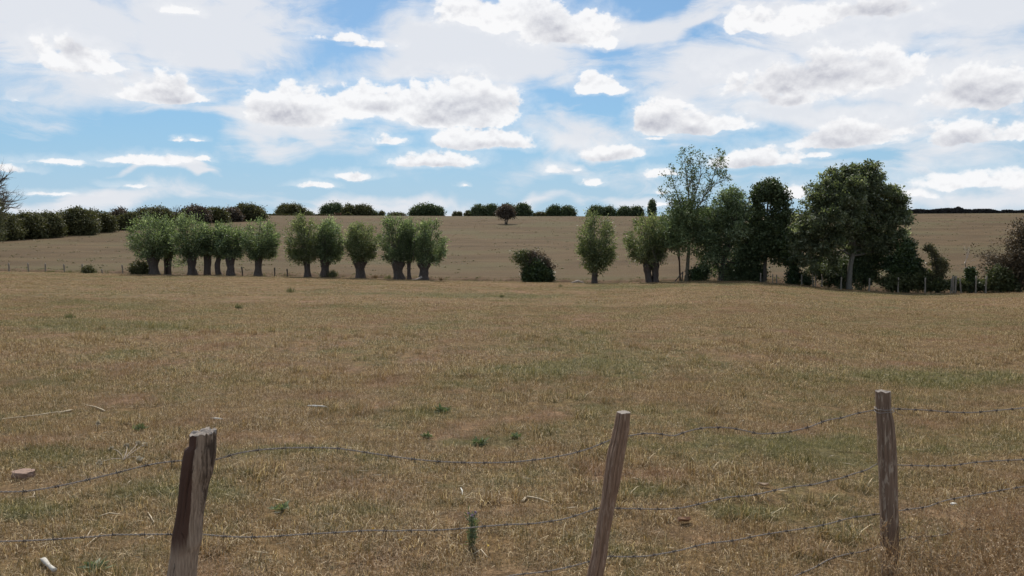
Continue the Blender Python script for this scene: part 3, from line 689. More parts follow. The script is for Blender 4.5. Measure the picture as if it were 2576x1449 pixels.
for L in limbs:
    pts = np.array([w(a, b_, r.uniform(-.6, .6) if i > 1 else 0) for i, (a, b_, _) in enumerate(L)]); rr = np.array([c_ * s / 2 for *_, c_ in L])
    t = np.linspace(0, len(pts) - 1, 4 * len(pts)); pp = np.stack([np.interp(t, range(len(pts)), pts[:, i]) for i in range(3)], 1); pr = np.interp(t, range(len(pts)), rr)
    pp[2:] += r.normal(0, .025, (len(pp) - 2, 3))
    if L is limbs[0]: pp[0, 2] = -.2; pr[0] *= 1.4; obj('trunk', mesh('trunk', *tubes([(pp, pr)], 10), M_BARK_OL, smooth=True), ash); i0 = 15
    else: tb.append((pp, pr)); i0 = 4
    for i in range(i0, len(pp)):
        for q in range(2):
            d = pp[i] - pp[i - 1]; d /= np.linalg.norm(d) + 1e-9; v = r.normal(size=3)
            grow(pp[i], d * .8 + v * .55 + [0, 0, .3], r.uniform(.5, 1.05), max(pr[i] * .45, .010), 1, tb, tips, r, .3, .5, (1, 3))
obj('branchwork', mesh('branchwork', *tubes(tb, 5), M_BARK_OL, smooth=True), ash)
tips = np.array(tips); zf = (tips[:, 2]) / tips[:, 2].max()
keep = r.random(len(tips)) < .85; tips = tips[keep]
m = r.integers(2, 7, len(tips)); ci = np.repeat(np.arange(len(tips)), m)
LP = tips[ci] + r.normal(0, .13, (len(ci), 3)); 
lw = [((1705,545,26,28),200),((1690,585,26,26),220),((1718,590,22,34),160),((1700,615,24,12),70),((1760,570,26,30),150),((1733,520,22,26),110)]
add = []
for (cx_, cy_, rx, ry), k in lw:
    K = w(cx_, cy_) + r.normal(size=(k, 3)) * [rx * s * .55, .8, ry * s * .55]
    add.append(K[np.repeat(np.arange(k), 16)] + r.normal(0, .16, (k * 16, 3)))
LP = np.concatenate([LP] + add); n = len(LP)
Lf = r.uniform(.14, .30, n)
obj('crown', leafmesh('crown', LP, r.normal(size=(n, 3)) + [0, 0, .1], Lf, Lf * .42, M_ASHTOP, np.clip(r.normal(.5, .25, n), 0, 1), rng=r), ash)

Bq = edge(1814, 1.2); yb = float(Bq[1])
broad('bushy_willow', 'dense rounded multi-stemmed willow just right of the slender see-through tree', 'tree', Bq, yb,
 [(1835,520,44,42),(1795,560,40,46),(1868,555,42,44),(1780,615,32,44),(1830,600,46,48),(1880,615,34,44),(1800,660,38,30),(1850,560,30,40,-1),(1845,490,26,18),(1765,580,18,34),(1875,660,28,28),(1905,580,16,34)],
 M_WILLOW, 760, 42, .27, .24, .36, trunk=[(1812,709,16),(1815,685,13),(1822,650,11)], bark=M_BARK_DK, seed=51, limbs=160, shell=.62)
Bq = edge(1920, 2.0)
broad('maple_tree', 'dark narrow leafy tree with a gap in its crown between two larger trees', 'tree', Bq, float(Bq[1]),
 [(1933,480,30,26),(1910,500,22,22),(1962,500,22,26),(1945,455+14,16,14),(1905,540,24,24),(1965,545,26,26),(1935,575,36,20),(1940,600,42,30),(1910,625,34,30),(1960,630,30,32)],
 M_DARK, 460, 56, .24, .19, .75, trunk=[(1922,712,11),(1925,640,8),(1930,560,6),(1932,490,3)], bark=M_BARK_DK, seed=52, limbs=60)
Bq = edge(1995, 1.5)
broad('ivy_clad_trunk', 'dark ivy covered trunk between the narrow dark tree and the great spreading tree', 'tree', Bq, float(Bq[1]),
 [(1995,700,13,22),(1993,670,16,24),(1992,640,18,26),(1990,612,20,26),(1998,590,16,20)], M_IVY, 240, 44, .2, .15, .8, trunk=[(1995,716,12),(1993,650,10),(1992,600,6)], seed=53, limbs=20, part='ivy')
Bq = edge(2136, 1.0); yb = float(Bq[1])
broad('great_spreading_tree', 'largest tree, wide domed crown on a single pale trunk, right of centre', 'tree', Bq, yb,
 [(2110,455,34,34),(2160,450,42,36),(2190,432,26,26),(2070,480,42,38),(2130,490,60,44,-1),(2205,485,44,46),(2230,520,40,44),(2050,530,48,44),(2105,550,60,50,-1.5),(2175,550,60,50),(2250,555,36,38),(2262,595,26,16),
  (2030,585,42,44),(2085,605,48,42,-1),(2160,600,48,34),(2225,600,36,34),(2015,630,28,38),(2050,655,34,26),(2088,668,22,22),(2250,505,24,30),(2272,545,18,20),(2215,625,26,16),(2140,426,20,16)],
 M_ASH, 1050, 66, .21, .25, .40, trunk=[(2136,727,14),(2137,690,12.5),(2142,650,11),(2148,610,11),(2142,560,8),(2138,500,5)], bark=M_BARK_GR, seed=54, limbs=260, shell=.55)
for nm, lab, x, dy, lob, mt, seed, n in [
 ('dark_bush', 'low dark round bush against the foot of the slender see-through tree', 1757, .8, [(1756,690,20,20),(1765,682,14,14)], M_IVY, 61, 130),
 ('elder_bush', 'dark thicket at the feet of the dense multi-stemmed willow', 1868, 2.2, [(1840,690,26,26),(1870,680,30,34),(1895,690,26,28),(1880,650,30,24),(1912,690,16,24)], M_DARK, 62, 380),
 ('hawthorn_bush', 'dark hawthorn thicket behind and right of the great tree trunk', 2185, 2.6, [(2170,640,30,34),(2200,645,26,34),(2165,690,30,34),(2195,690,22,26),(2155,650,22,40),(2120,690,26,34)], M_DARK, 63, 460),
 ('holly_bush', 'dark bush left of the great tree trunk with twiggy gaps below', 2075, 2.4, [(2085,690,26,30),(2062,672,24,20),(2030,700,10,18),(2100,665,22,22)], M_DARK, 64, 260),
 ('bramble_patch', 'low leafy bramble bank below the ivy smothered stump', 2285, .9, [(2240,712,22,18),(2270,708,26,22),(2300,708,26,22),(2325,700,18,24),(2340,716,22,14)], M_BRAMBLE, 65, 330),
 ('bramble_patch', 'low bramble strip around the cut stakes at the far right', 2420, .8, [(2385,718,16,8),(2405,716,14,10),(2430,718,20,10),(2460,720,20,9),(2480,716,14,10),(2362,716,14,14)], M_BRAMBLE, 66, 200),
 ('green_bush', 'low green bush in front of the rusty thornbush at the right edge', 2515, .5, [(2500,712,20,18),(2525,705,24,24),(2510,690,18,14),(2545,716,18,14)], M_BRAMBLE, 67, 260)]:
    Bq = edge(x, dy); broad(nm, lab, 'bush', Bq, float(Bq[1]), lob, mt, n, 40, .2, .15, .7, seed=seed, part='foliage')
Bq = edge(2280, 1.4)
broad('ivy_stump', 'tall stump smothered in dark ivy with a rounded top', 'tree', Bq, float(Bq[1]),
 [(2280,625,20,22),(2278,650,25,28),(2272,672,32,26),(2295,672,20,22),(2245,665,20,22),(2285,690,24,20)], M_IVY, 420, 46, .18, .15, .8, trunk=[(2280,722,16),(2280,640,10)], seed=68, limbs=10, part='ivy')
# twisted snag hung with vines
Bq = edge(2355, .8); yb = float(Bq[1])
broad('twisted_snag', 'crooked vine-draped dead tree leaning left at the top', 'tree', Bq, yb,
 [(2340,624,12,7),(2352,640,9,12),(2358,660,12,14),(2362,680,11,22),(2350,700,9,18),(2376,662,9,10),(2382,672,5,8)], M_OLIVE, 200, 30, .15, .13, .6,
 trunk=[(2358,722,9),(2359,690,8),(2357,665,8),(2352,645,6),(2344,630,4),(2330,625,2)], bark=M_BARK_DK, seed=69, limbs=30, part='vine')
# short ivy stump with bare dead shoot
Bq = edge(2442, .8); yb = float(Bq[1])
st = broad('short_ivy_stump', 'short ivy topped stump with a bare curved dead branch rising from it', 'tree', Bq, yb,
 [(2443,684,10,10),(2442,698,8,12),(2446,708,6,10)], M_IVY, 90, 40, .12, .13, .8, trunk=[(2443,722,9),(2443,690,8)], seed=70, limbs=4, part='ivy')
pts = np.array([q2w(a, b_, yb) for a, b_ in ((2438,680),(2430,672),(2427,662),(2431,652),(2437,638),(2438,620))]) - Bq
tb = [(pts, [.06, .055, .045, .03, .018, .008])]; tp = []; r = np.random.default_rng(3)
for i in (2, 3, 3, 4, 4): grow(pts[i], r.normal(size=3) + [0, 0, .8], .9, .012, 1, tb, tp, r)
obj('dead_branch', mesh('dead_branch', *tubes(tb, 5), M_DRIFT, smooth=True), st, label='pale bare dead branch')
# rusty thorn bush at the right edge
Bq = edge(2570, 1.0); yb = float(Bq[1]); r = np.random.default_rng(77)
tb, tp = [], []; rtb = thing('thorn_bush', Bq, 'tall rusty brown thinning thornbush cut by the right edge of the view', 'bush')
for k in range(16):
    grow(np.array([r.normal(0, .5), r.normal(0, .4), -.1]), np.array([r.normal(-.15, .55), r.normal(0, .5), 1.0]), r.uniform(2.0, 3.0), .05, 2, tb, tp, r, .1, .6, (3, 5))
obj('branchwork', mesh('branchwork', *tubes(tb, 4), M_BARK_DK), rtb)
tp = np.array(tp); ok = (tp[:, 2] > .3) & (tp[:, 2] < 6.2); tp = tp[ok]; ci = np.repeat(np.arange(len(tp)), 9); n = len(ci)
LP = tp[ci] + r.normal(0, .17, (n, 3)); Lf = r.uniform(.08, .18, n)
obj('foliage', leafmesh('foliage', LP, r.normal(size=(n, 3)), Lf, Lf * .6, M_THORN, r.random(n), rng=r), rtb)
sub_ = None
_r = np.random.default_rng(78); s_ = yb / F
L_ = [(q2w(a, b_, yb) - Bq, np.array([c_ * s_, c_ * s_ * .9, d_ * s_])) for a, b_, c_, d_ in [(2570,590,34,38),(2590,640,36,50),(2562,650,24,40),(2560,610,20,30),(2575,690,36,34),(2532,660,20,24)]]
K, P_, D, L, rn = lobes_leaves(L_, 420, 26, .25, .15, _r, shell=.45)
obj('foliage', leafmesh('foliage', P_, D, L, L * .6, M_THORN, rn, rng=_r), rtb)
# willow-like scrub behind the split pollard and the see-through tree
Bq = edge(1700, 3.0)
broad('scrub_willow', 'silvery scrub filling the gap behind the hollow trunked willow', 'tree', Bq, float(Bq[1]),
 [(1690,560,28,28),(1700,590,26,30),(1675,575,18,26)], M_WILLOW, 170, 40, .25, .22, .36, trunk=[(1712,700,5),(1708,640,4),(1700,590,3)], seed=71, limbs=40)

# ------------------------------------------------------------------ shrubs and small plants on the ditch edge
Bq = edge(1353, .4); yb = float(Bq[1])
sh = broad('ivy_bush', 'dark ivy mound under a scraggly half-dead shrub, alone in the middle', 'bush', Bq, yb,
 [(1353,690,36,24),(1350,670,30,20),(1375,700,16,16),(1330,700,14,16)], M_IVY, 420, 46, .17, .15, .8, seed=81, part='ivy')
r = np.random.default_rng(82)
def sub(parent, Bp, y, lobes, mat, n, per, cr, leaf, asp, nm, seed, lab=None):
    rr = np.random.default_rng(seed); s_ = y / F
    L_ = [(q2w(a, b_, y) - Bp, np.array([c_ * s_, c_ * s_ * .8, d_ * s_])) for a, b_, c_, d_ in lobes]
    K, P_, D, L, rn = lobes_leaves(L_, n, per, cr, leaf, rr, shell=.5)
    o = obj(nm, leafmesh(nm, P_, D, L, L * asp, mat, rn, rng=rr), parent)
    if lab: o['label'] = lab
sub(sh, Bq, yb, [(1312,645,22,16),(1325,662,22,20),(1300,650,10,8)], M_BRAMBLE, 90, 28, .2, .16, .6, 'green_shoots', 83, 'paler green shoots on the upper left')
sub(sh, Bq, yb, [(1350,650,30,16),(1372,665,16,12),(1388,672,9,4),(1340,638,14,7)], M_BROWN, 110, 24, .2, .14, .6, 'dying_foliage', 84, 'rusty dying foliage on top')
tb, tp = [], []
for k in range(9): grow(np.array([r.normal(0, .4), 0, .6]), np.array([r.normal(-.1, .6), r.normal(0, .3), .8]), 1.3, .03, 1, tb, tp, r)
obj('branchwork', mesh('branchwork', *tubes(tb, 4), M_BARK_DK), sh)

for x, dy, lob, lab, mt, sd_ in [(352, .5, [(352,674,20,16),(345,680,16,10),(364,680,13,10)], 'low round bush touching the leftmost willow trunk', M_MID, 91),
                          (221, .8, [(221,680,10,8),(226,683,8,6)], 'small round bush between the ditch posts at the left', M_MID, 92)]:
    Bq = edge(x, dy); broad('round_bush', lab, 'bush', Bq, float(Bq[1]), lob, mt, 170 if sd_ == 91 else 60, 40, .17, .14, .6, seed=sd_, part='foliage')
def tussock(name, label, Bp, wd, ht, n, mat, seed, cat='plant', group=None):
    n = max(n, 110)
    r = np.random.default_rng(seed); root = thing(name, Bp, label, cat, group)
    b0 = r.normal(0, wd * .3, (n, 2)); an = r.uniform(0, 2 * pi, n); tl = np.abs(r.normal(0, .35, n)); L = ht * r.uniform(.5, 1.1, n)
    d = np.stack([np.cos(an) * np.sin(tl), np.sin(an) * np.sin(tl), np.cos(tl)], 1)
    C = np.concatenate([b0, np.zeros((n, 1))], 1) + d * L[:, None] / 2 - [0, 0, .02]
    obj('blades', leafmesh('blades', C, d, L, np.clip(L * .06, .012, .05), mat, r.random(n), rng=r), root, kind='stuff'); return root
for x, wd, ht, n, mt, lab in [(815, .7, .3, 140, M_SEDGE, 'low pale sedge clump at the foot of a wide headed pollard'), (838, .75, .85, 260, M_SEDGE, 'tall grey green sedge clump right of a wide headed pollard'),
    (944, .6, .45, 110, M_REDSEDGE, 'reddish dock clump right of the lone goblet trunked willow'), (978, .55, .5, 110, M_SEDGE, 'small sedge clump left of the forked goblet trunk'),
    (1110, .4, .35, 60, M_REDSEDGE, 'wispy dead weed right of the central willow group'), (130, .8, .3, 130, M_SEDGE, 'grassy clump in the ditch between left posts'),
    (175, .8, .32, 140, M_SEDGE, 'grassy clump left of the small round bush'), (240, .8, .25, 120, M_SEDGE, 'grassy clump right of the small round bush')]:
    tussock('sedge_clump', lab, edge(x, .5), wd, ht, n, mt, int(x))
for qx, qy, wd, ht, n, lab in [(730, 736, .35, .38, 70, 'dark tuft of rushes alone in the field below the paired willows'), (601, 777, .22, .25, 40, 'small dark tuft in the open field, left of centre'),
    (1262, 749, .2, .22, 26, 'tiny tuft in the field below the hill gap'), (1410, 722, .3, .25, 40, 'pale tuft just in front of the ivy mound'), (176, 802, .25, .2, 40, 'small green tuft far left in the open field')]:
    tussock('grass_tuft', lab, G(qx, qy), wd, ht, n, M_SEDGE, int(qx) + 3)
# loose weeds on the ditch edge: nobody could count them
r = np.random.default_rng(95); xs = r.uniform(-100, 2650, 1500); n = len(xs)
C, D_, L_ = [], [], []
for x in xs:
    p_ = edge(x, r.uniform(.3, 6.0)); 
    for k in range(7): C.append(p_ + [r.normal(0, .12), r.normal(0, .12), .07]); D_.append([r.normal(0, .5), r.normal(0, .5), 1.]); L_.append(r.uniform(.1, .3))
wd_ = obj('ditch_weeds', leafmesh('ditch_weeds', np.array(C), np.array(D_), np.array(L_), .035, M_SEDGE, r.random(len(C)), rng=r), kind='stuff', label='rough weeds along the ditch bank')
# clods and tussocks on the hill
n = 2600; yv = 90 + 235 * r.random(n) ** .8; xv = (r.uniform(-.75, .75, n)) * yv
C = np.repeat(np.stack([xv, yv, H(xv, yv)], 1), 6, 0) + r.normal(0, 1, (n * 6, 3)) * [.25, .2, .03] + [0, 0, .05]
obj('hill_tussocks', leafmesh('hill_tussocks', C, r.normal(size=(n * 6, 3)) * [1, 1, .3], r.uniform(.12, .35, n * 6), .12, M_OLIVE, r.random(n * 6), rng=r), kind='stuff', label='dull tussocks and clods scattered over the hillside')

# fallen bleached branch
Bq = edge(1452, -.1); yb = float(Bq[1]); r = np.random.default_rng(96)
def W_(pts): return np.array([q2w(a, b_, yb) for a, b_ in pts]) - Bq
fb = thing('fallen_branch', Bq, 'bleached dead branch lying in the grass left of the narrow willow', 'branch')
obj('wood', mesh('wood', *tubes([(W_([(1438, 713), (1446, 709), (1454, 707), (1462, 710), (1470, 712)]) , [.05, .09, .11, .08, .05]), (W_([(1454, 707), (1451, 711), (1457, 714)]), [.08, .07, .04]), (W_([(1462, 710), (1468, 707)]), [.05, .03]), (W_([(1446, 709), (1440, 710), (1434, 713)]), [.05, .05, .03])], 7), M_DRIFT, smooth=True), fb)
# leaning broken pole by the slender tree
Bq = edge(1712, -.1); yb = float(Bq[1])
ps = thing('leaning_pole', Bq, 'broken pole leaning against a stake left of the slender tree', 'pole')
obj('pole', mesh('pole', *tubes([(W_([(1698, 708), (1717, 685)]), [.05, .045])], 7), M_BARK_DK), ps)
obj('stake', mesh('stake', *tubes([(W_([(1715, 708), (1718, 683)]), [.06, .05])], 7), M_BARK_DK), ps)

# ------------------------------------------------------------------ old stakes and posts along the ditch
def stake(label, x0, y0, x1, y1, wq, dy, mat=M_POST_OLD, cat='post', group='old posts along the ditch', seed=0):
    Bq = edge(x0, dy); yb = float(Bq[1]); s_ = yb / F
    top = q2w(x1, y1, yb) - Bq; r = np.random.default_rng(seed + int(x0))
    n = 7; t = np.linspace(0, 1, n)[:, None]; base = np.array([0, 0, -.2]); pp = base + (top - base) * t + r.normal(0, .008, (n, 3)) * [1, 1, 0]
    V, Fs = tubes([(pp, wq * s_ / 2 * (1 + r.normal(0, .08, n)))], 8)
    V[:, 2] += (V[:, 0] - top[0]) * r.uniform(-.4, .4) * (V[:, 2] > top[2] - .02)
    o = obj('wooden_post', mesh('wooden_post', V, Fs, mat), None, Bq, label=label, category=cat, group=group); return o
P_L = [(24,680,22,662,'leftmost old post on the ditch edge'),(73,681,70,662,'second old post from the left edge of the view'),(115,680,114,663,'third old post from the left, standing straight'),
 (164,679,160,664,'leaning old post between two grassy clumps left of the small round bush'),(208,679,206,664,'old post touching the small round bush'),(258,686,256,677,'short stub post right of the small round bush'),
 (310,687,307,666,'leaning old post midway between the two round bushes'),(547,694,545,678,'short broken stub left of the slim leaning willow'),(611,690,608,671,'dark leaning post between the last two willows of the left cluster'),
 (691,693,691,673,'dark upright post right of the left willow cluster'),(724,692,722,676,'dark thin post left of the silvery willow')]
for x0, y0, x1, y1, lab in P_L: stake(lab, x0, y0, x1, y1, 3.4, .6 if y0 > 689 else 1.2, mat=M_POST_OLD if x0 < 500 else M_BARK_DK)
for x0, x1, y1, wq, lab in [(1914,1914,687,3.6,'grey post at the right side of the dense willow thicket'),(1944,1944,690,2.6,'left one of two thin stakes in the gap beneath the dark narrow tree'),(1954,1954,691,2.6,'right one of two thin stakes in the gap beneath the dark narrow tree'),
 (2017,2017,690,3.4,'grey post just right of the ivy clad trunk'),(2046,2044,684,3,'rough stake under the silvery lower branches of the great tree'),(2052,2052,684,2.6,'slim stake close to a rough one under the great tree'),(2068,2068,690,3.4,'shaded grey post left of the great tree trunk'),
 (2116,2117,697,4,'grey post immediately left of the great pale trunk'),(2187,2188,700,4,'grey post right of the great tree, before dark hawthorn'),(2260,2260,698,4,'grey post before the ivy smothered stump'),(2328,2328,698,4,'grey post before the crooked vine-draped snag'),
 (2398,2398,694,4.5,'left thick stake of a bunch of three cut stakes'),(2404,2405,694,4.5,'middle stake of the bunch of three cut stakes'),(2392,2395,700,3,'short thin stake leaning on the bunch of cut stakes'),(2420,2415,700,3.4,'stake leaning left between the bunch and the short ivy stump'),
 (2456,2456,694,4,'stake right beside the short ivy topped stump'),(2481,2482,695,4,'stake at the left side of the low green bush on the far right')]:
    stake(lab, x0, 0, x1, y1, wq, -.1 if x0 > 2100 else .6)

# ------------------------------------------------------------------ bushes and trees along the left field boundary
def gd(qx, qy): return float(G(qx, qy, 100)[1])
LB = [('hedgerow_tree','dense dark hedgerow trees at the far left edge of the view',-60,60,527,607,604,M_MID,.9),
 ('hedgerow_tree','dark hedgerow tree second from the left edge',40,112,524,600,602,M_MID,1),
 ('hedgerow_tree','lower hedgerow tree with pale top left of the big domed one',95,152,531,598,597,M_MID,1),
 ('hedgerow_tree','big dark domed hedgerow tree left of the gap in the hedge',142,240,518,590,590,M_MID,1),
 ('hedgerow_tree','dark hedgerow tree closing the left side of the gap in the hedge',215,284,526,584,583,M_MID,1),
 ('hedgerow_tree','small brownish tree standing in the hedge gap',284,318,522,566,578,M_BROWN,1),
 ('hedgerow_bush','dark bush on the right side of the hedge gap',296,350,537,578,578,M_MID,1),
 ('hedgerow_tree','olive domed tree rising behind the leftmost willow',334,431,517,572,572,M_OLIVE,1),
 ('hedgerow_bush','low dark bush under the bare dead tree on the boundary',424,470,538,566,567,M_OLIVE,1),
 ('hedgerow_tree','brown thinning tree right of the bare dead tree',458,524,516,560,563,M_BROWN,1),
 ('hedgerow_tree','dark rounded tree above the third willow',518,565,521,560,561,M_MID,1),
 ('hedgerow_tree','rusty brown bush tree beside the dark green one on the boundary',560,600,523,556,558,M_BROWN,1),
 ('hedgerow_tree','bright dark green domed tree at the end of the brown ones',590,662,513,552,556,M_MID,1)]
for i, (nm, lab, x0, x1, top, bot, gy, mt, _) in enumerate(LB):
    x0 -= 7; x1 += 5
    cx_ = (x0 + x1) / 2; yy = min(gd(cx_, gy + (0)), 322) + (3 if bot < gy else 0)
    Bq = on(cx_, yy); s_ = yy / F
    mass(nm, lab, 'tree' if 'tree' in nm else 'bush', x0, x1, top, gy, yy, mt, 500 + i, n=int(320 + (x1 - x0) * 6.5), per=26, leaf=.0019 * yy, cr=.0026 * yy, profile=([-1, -.7, 0, .7, 1], [.72, .92, 1, .92, .72]), wob=.22, base=Bq, group='trees and bushes of the left field boundary', trunk='tree' in nm)
def hedge(name, label, pts, mat, seed, dens=1.0, leaf=.0016, group=None):
    """clipped hedge following pts = (qx, top, bottom, distance)"""
    r = np.random.default_rng(seed); C, Dd = [], []
    P3 = [(q2w(x, t, y), on(x, y)[2], y) for x, t, b_, y in pts]
    B0 = np.array([P3[0][0][0], P3[0][0][1], P3[0][1]])
    for (a, za, ya_), (b_, zb, yb_) in zip(P3[:-1], P3[1:]):
        L = np.linalg.norm(b_[:2] - a[:2]); n = int(L * 95 * dens)
        t = r.random(n); top = a[2] + (b_[2] - a[2]) * t + .18 * vn(t * L / 2, seed) ; gz = za + (zb - za) * t
        hgt = np.maximum(top - gz, .5); zz = gz + hgt * r.random(n) ** .7 * 1.02
        x = a[0] + (b_[0] - a[0]) * t; y = a[1] + (b_[1] - a[1]) * t + r.uniform(-.7, .7, n)
        C.append(np.stack([x, y, zz + r.normal(0, .08, n)], 1) - B0)
    C = np.concatenate(C); n = len(C); y_ = pts[0][3]
    root = thing(name, B0, label, 'hedge', group)
    L = leaf * y_ * r.uniform(.5, 1.4, n)
    obj('foliage', leafmesh('foliage', C, r.normal(size=(n, 3)), L, L * .7, mat, r.random(n), rng=r), root); return root
hedge('thicket_hedge', 'dark unclipped thicket hedge under the left boundary trees', [(x, 538 + 5 * sin(x * .09) + 3 * sin(x * .23), 0, min(gd(x, 605.5 - x * .083), 300)) for x in range(-70, 281, 35)], M_MID, 699, 3.2, .0018)
hedge('clipped_hedge', 'long low clipped hedge on the hill crest above the left willows', [(590,543,556,318),(645,541,556,320),(700,542,552,322),(745,543,550,324)], M_MID, 700, 2)
hedge('clipped_hedge', 'shorter clipped hedge piece left of the gap by the orange gate', [(746,543,550,324),(800,540,549,325),(843,540,548,326)], M_MID, 701, 2)
hedge('clipped_hedge', 'stub of overgrown hedge right of the orange gate', [(862,541,547,326),(876,534,547,326),(887,541,547,326)], M_MID, 702, 3)
hedge('far_hedge', 'long dark purplish hedge on the skyline at the far right', [(2270,531,543,372),(2310,527,543,372),(2340,529,543,372),(2375,525,543,372),(2400,525,543,372),(2412,521,543,372),(2424,528,543,372),(2490,527,543,372),(2516,532,543,372)], M_FARHEDGE, 703, 5, .0022)
hedge('far_hedge', 'end piece of the dark skyline hedge after a small gap', [(2520,530,543,372),(2535,529,543,372),(2560,531,543,372),(2590,527,543,372)], M_FARHEDGE, 704, 5, .0022)
hedge('far_hedge', 'bit of dark skyline hedge seen between the two tallest crowns', [(1965,542,552,372),(2000,539,552,372),(2040,540,552,372)], M_FARHEDGE, 705, 5, .0022)
# little gate in the crest hedge
Bq = on(852, 326); s_ = 326 / F
gt = thing('field_gate', Bq, 'small rusty orange field gate in the crest hedge', 'gate')
M_RUST = plain('rusty_metal', (.30, .15, .09), .8)
def box(cx_, cy_, cz_, sx, sy, sz):
    V = np.array([[x, y, z] for x in (-1, 1) for y in (-1, 1) for z in (-1, 1)]) * [sx / 2, sy / 2, sz / 2] + [cx_, cy_, cz_]
    return V, [np.array([[0, 1, 3, 2], [4, 6, 7, 5], [0, 4, 5, 1], [2, 3, 7, 6], [0, 2, 6, 4], [1, 5, 7, 3]])]
for sx in (-1.35, 1.35): obj('gate_post', mesh('gate_post', *box(sx, 0, .6, .16, .16, 1.5), M_RUST), gt)
for k in range(4): obj('rail', mesh('rail', *box(0, -.02, .25 + .28 * k, 2.6, .06, .07), M_RUST), gt)

# ------------------------------------------------------------------ trees on the crest
CR = [('crest_tree','dense domed tree on the crest above the rightmost left-cluster willow',692,772,513,548,M_MID,.9),('crest_bush','lighter bushes at the right foot of the first crest dome',730,786,530,548,M_BRAMBLE,1),
 ('crest_tree','wide crest tree above the silvery willow, left half of the largest clump',804,868,510,546,M_DARK,1),('crest_tree','yellower tree at the right shoulder of the largest crest clump',862,896,514,546,M_MID,1),
 ('crest_tree','broad crest tree right of the largest clump',884,938,514,546,M_MID,1),('crest_bush','small bush under the right side of the broad crest tree',905,951,530,546,M_BRAMBLE,1),
 ('crest_bush','tiny upright shrub alone on the crest right of the broad tree',954,967,531,547,M_MID,1),('crest_bush','low scruffy bush on the crest behind the forked goblet willow',976,1018,538,547,M_OLIVE,1),
 ('crest_tree','smooth domed crest tree above the central willow group',1030,1118,512,547,M_DARK,1),('crest_bush','left one of two tiny shrubs on the bare crest',1141,1150,532,548,M_MID,1),('crest_bush','right one of two tiny shrubs on the bare crest',1151,1162,533,548,M_MID,1),
 ('crest_bush','small pointed bush at the left end of the middle crest clump',1168,1188,530,548,M_MID,1),('crest_tree','first round tree of the middle crest clump',1184,1224,515,548,M_DARK,1),('crest_tree','second tree of the middle crest clump',1216,1258,514,548,M_DARK,1),
 ('crest_tree','tree right behind the lone brown hillside tree',1256,1294,512,548,M_DARK,1),('crest_tree','rounded tree closing the right end of the middle crest clump',1291,1337,513,548,M_DARK,1),('crest_bush','low bush alone between two crest clumps',1343,1372,536,548,M_MID,1),
 ('crest_tree','left half of the compact crest clump above the ivy mound',1375,1414,517,548,M_DARK,1),('crest_tree','right half of the compact crest clump above the ivy mound',1408,1447,518,548,M_DARK,1),
 ('crest_tree','crest tree behind the narrow egg shaped willow',1478,1520,518,548,M_DARK,1),('crest_tree','crest tree just right of the narrow egg shaped willow',1512,1550,520,548,M_DARK,1),
 ('crest_tree','left half of the last crest clump before the poplar',1553,1588,521,548,M_DARK,1),('crest_tree','right half of the last crest clump before the poplar',1580,1620,520,548,M_DARK,1),
 ('crest_tree','crest tree seen through the slender see-through tree',1745,1800,522,550,M_DARK,1)]
for i, (nm, lab, x0, x1, top, bot, mt, _) in enumerate(CR):
    cx_ = (x0 + x1) / 2; yy = 332.0 + (i % 3); Bq = on(cx_, yy); wd_ = x1 - x0
    mass(nm, lab, 'tree' if 'tree' in nm else 'bush', x0, x1, top, 549.5, yy, mt, 800 + i, n=int(90 + wd_ * 7.5), per=26, leaf=.50 if wd_ > 25 else .35, cr=.62 if wd_ > 25 else .35, base=Bq, group='trees and bushes on the hill crest', trunk='tree' in nm,
         profile=([-1, -.85, -.4, 0, .4, .85, 1], [.62, .86, .98, 1, .98, .86, .62]), wob=.08)
Bq = on(1640, 336.); mass('poplar', 'narrow columnar poplar standing above the skyline', 'tree', 1633, 1648, 498, 549, 336., M_DARK, 860, lobes=2, n=240, per=26, leaf=.45, cr=.35, base=Bq, trunk=True)
# lone hawthorn on the hill
yy = gd(1272, 564); Bq = on(1272, yy)
lt = broad('hillside_tree', 'lone brown round tree with forked bare trunk on the open hillside', 'tree', Bq, yy, [(1272,532,16,15),(1263,538,12,11),(1282,537,12,11),(1272,524,11,8)], M_BROWN, 300, 24, .42, .38, .7, trunk=[(1271,565,3.2),(1271,555,2.6),(1270,542,2.2)], bark=M_BARK_DK, seed=870, limbs=20)
obj('trunk', mesh('trunk', *tubes([(np.array([[.25, 0, -.1], [.5, 0, 1.2], [.55, 0, 3.0]]), [.26, .2, .16])], 8), M_BARK_DK), lt)
# bare dead tree on the boundary
yy = min(gd(446, 566), 300); Bq = on(448, yy); r = np.random.default_rng(871)
bt = thing('dead_tree', Bq, 'bare dead tree with spreading twigs on the left boundary', 'tree'); tb, tp = [], []
h_ = (566 - 513) * yy / F
for k in range(6): grow(np.array([0, 0, h_ * .3]), np.array([r.normal(-.35, .6), r.normal(0, .4), .8]), h_ * .40, .13, 2, tb, tp, r, .15, .6, (2, 4))
obj('trunk', mesh('trunk', *tubes([(np.array([[0, 0, -.2], [.1, 0, h_ * .35]]), [.3, .2])], 8), M_BARK_DK), bt)
obj('branchwork', mesh('branchwork', *tubes(tb, 4), M_BARK_DK), bt)
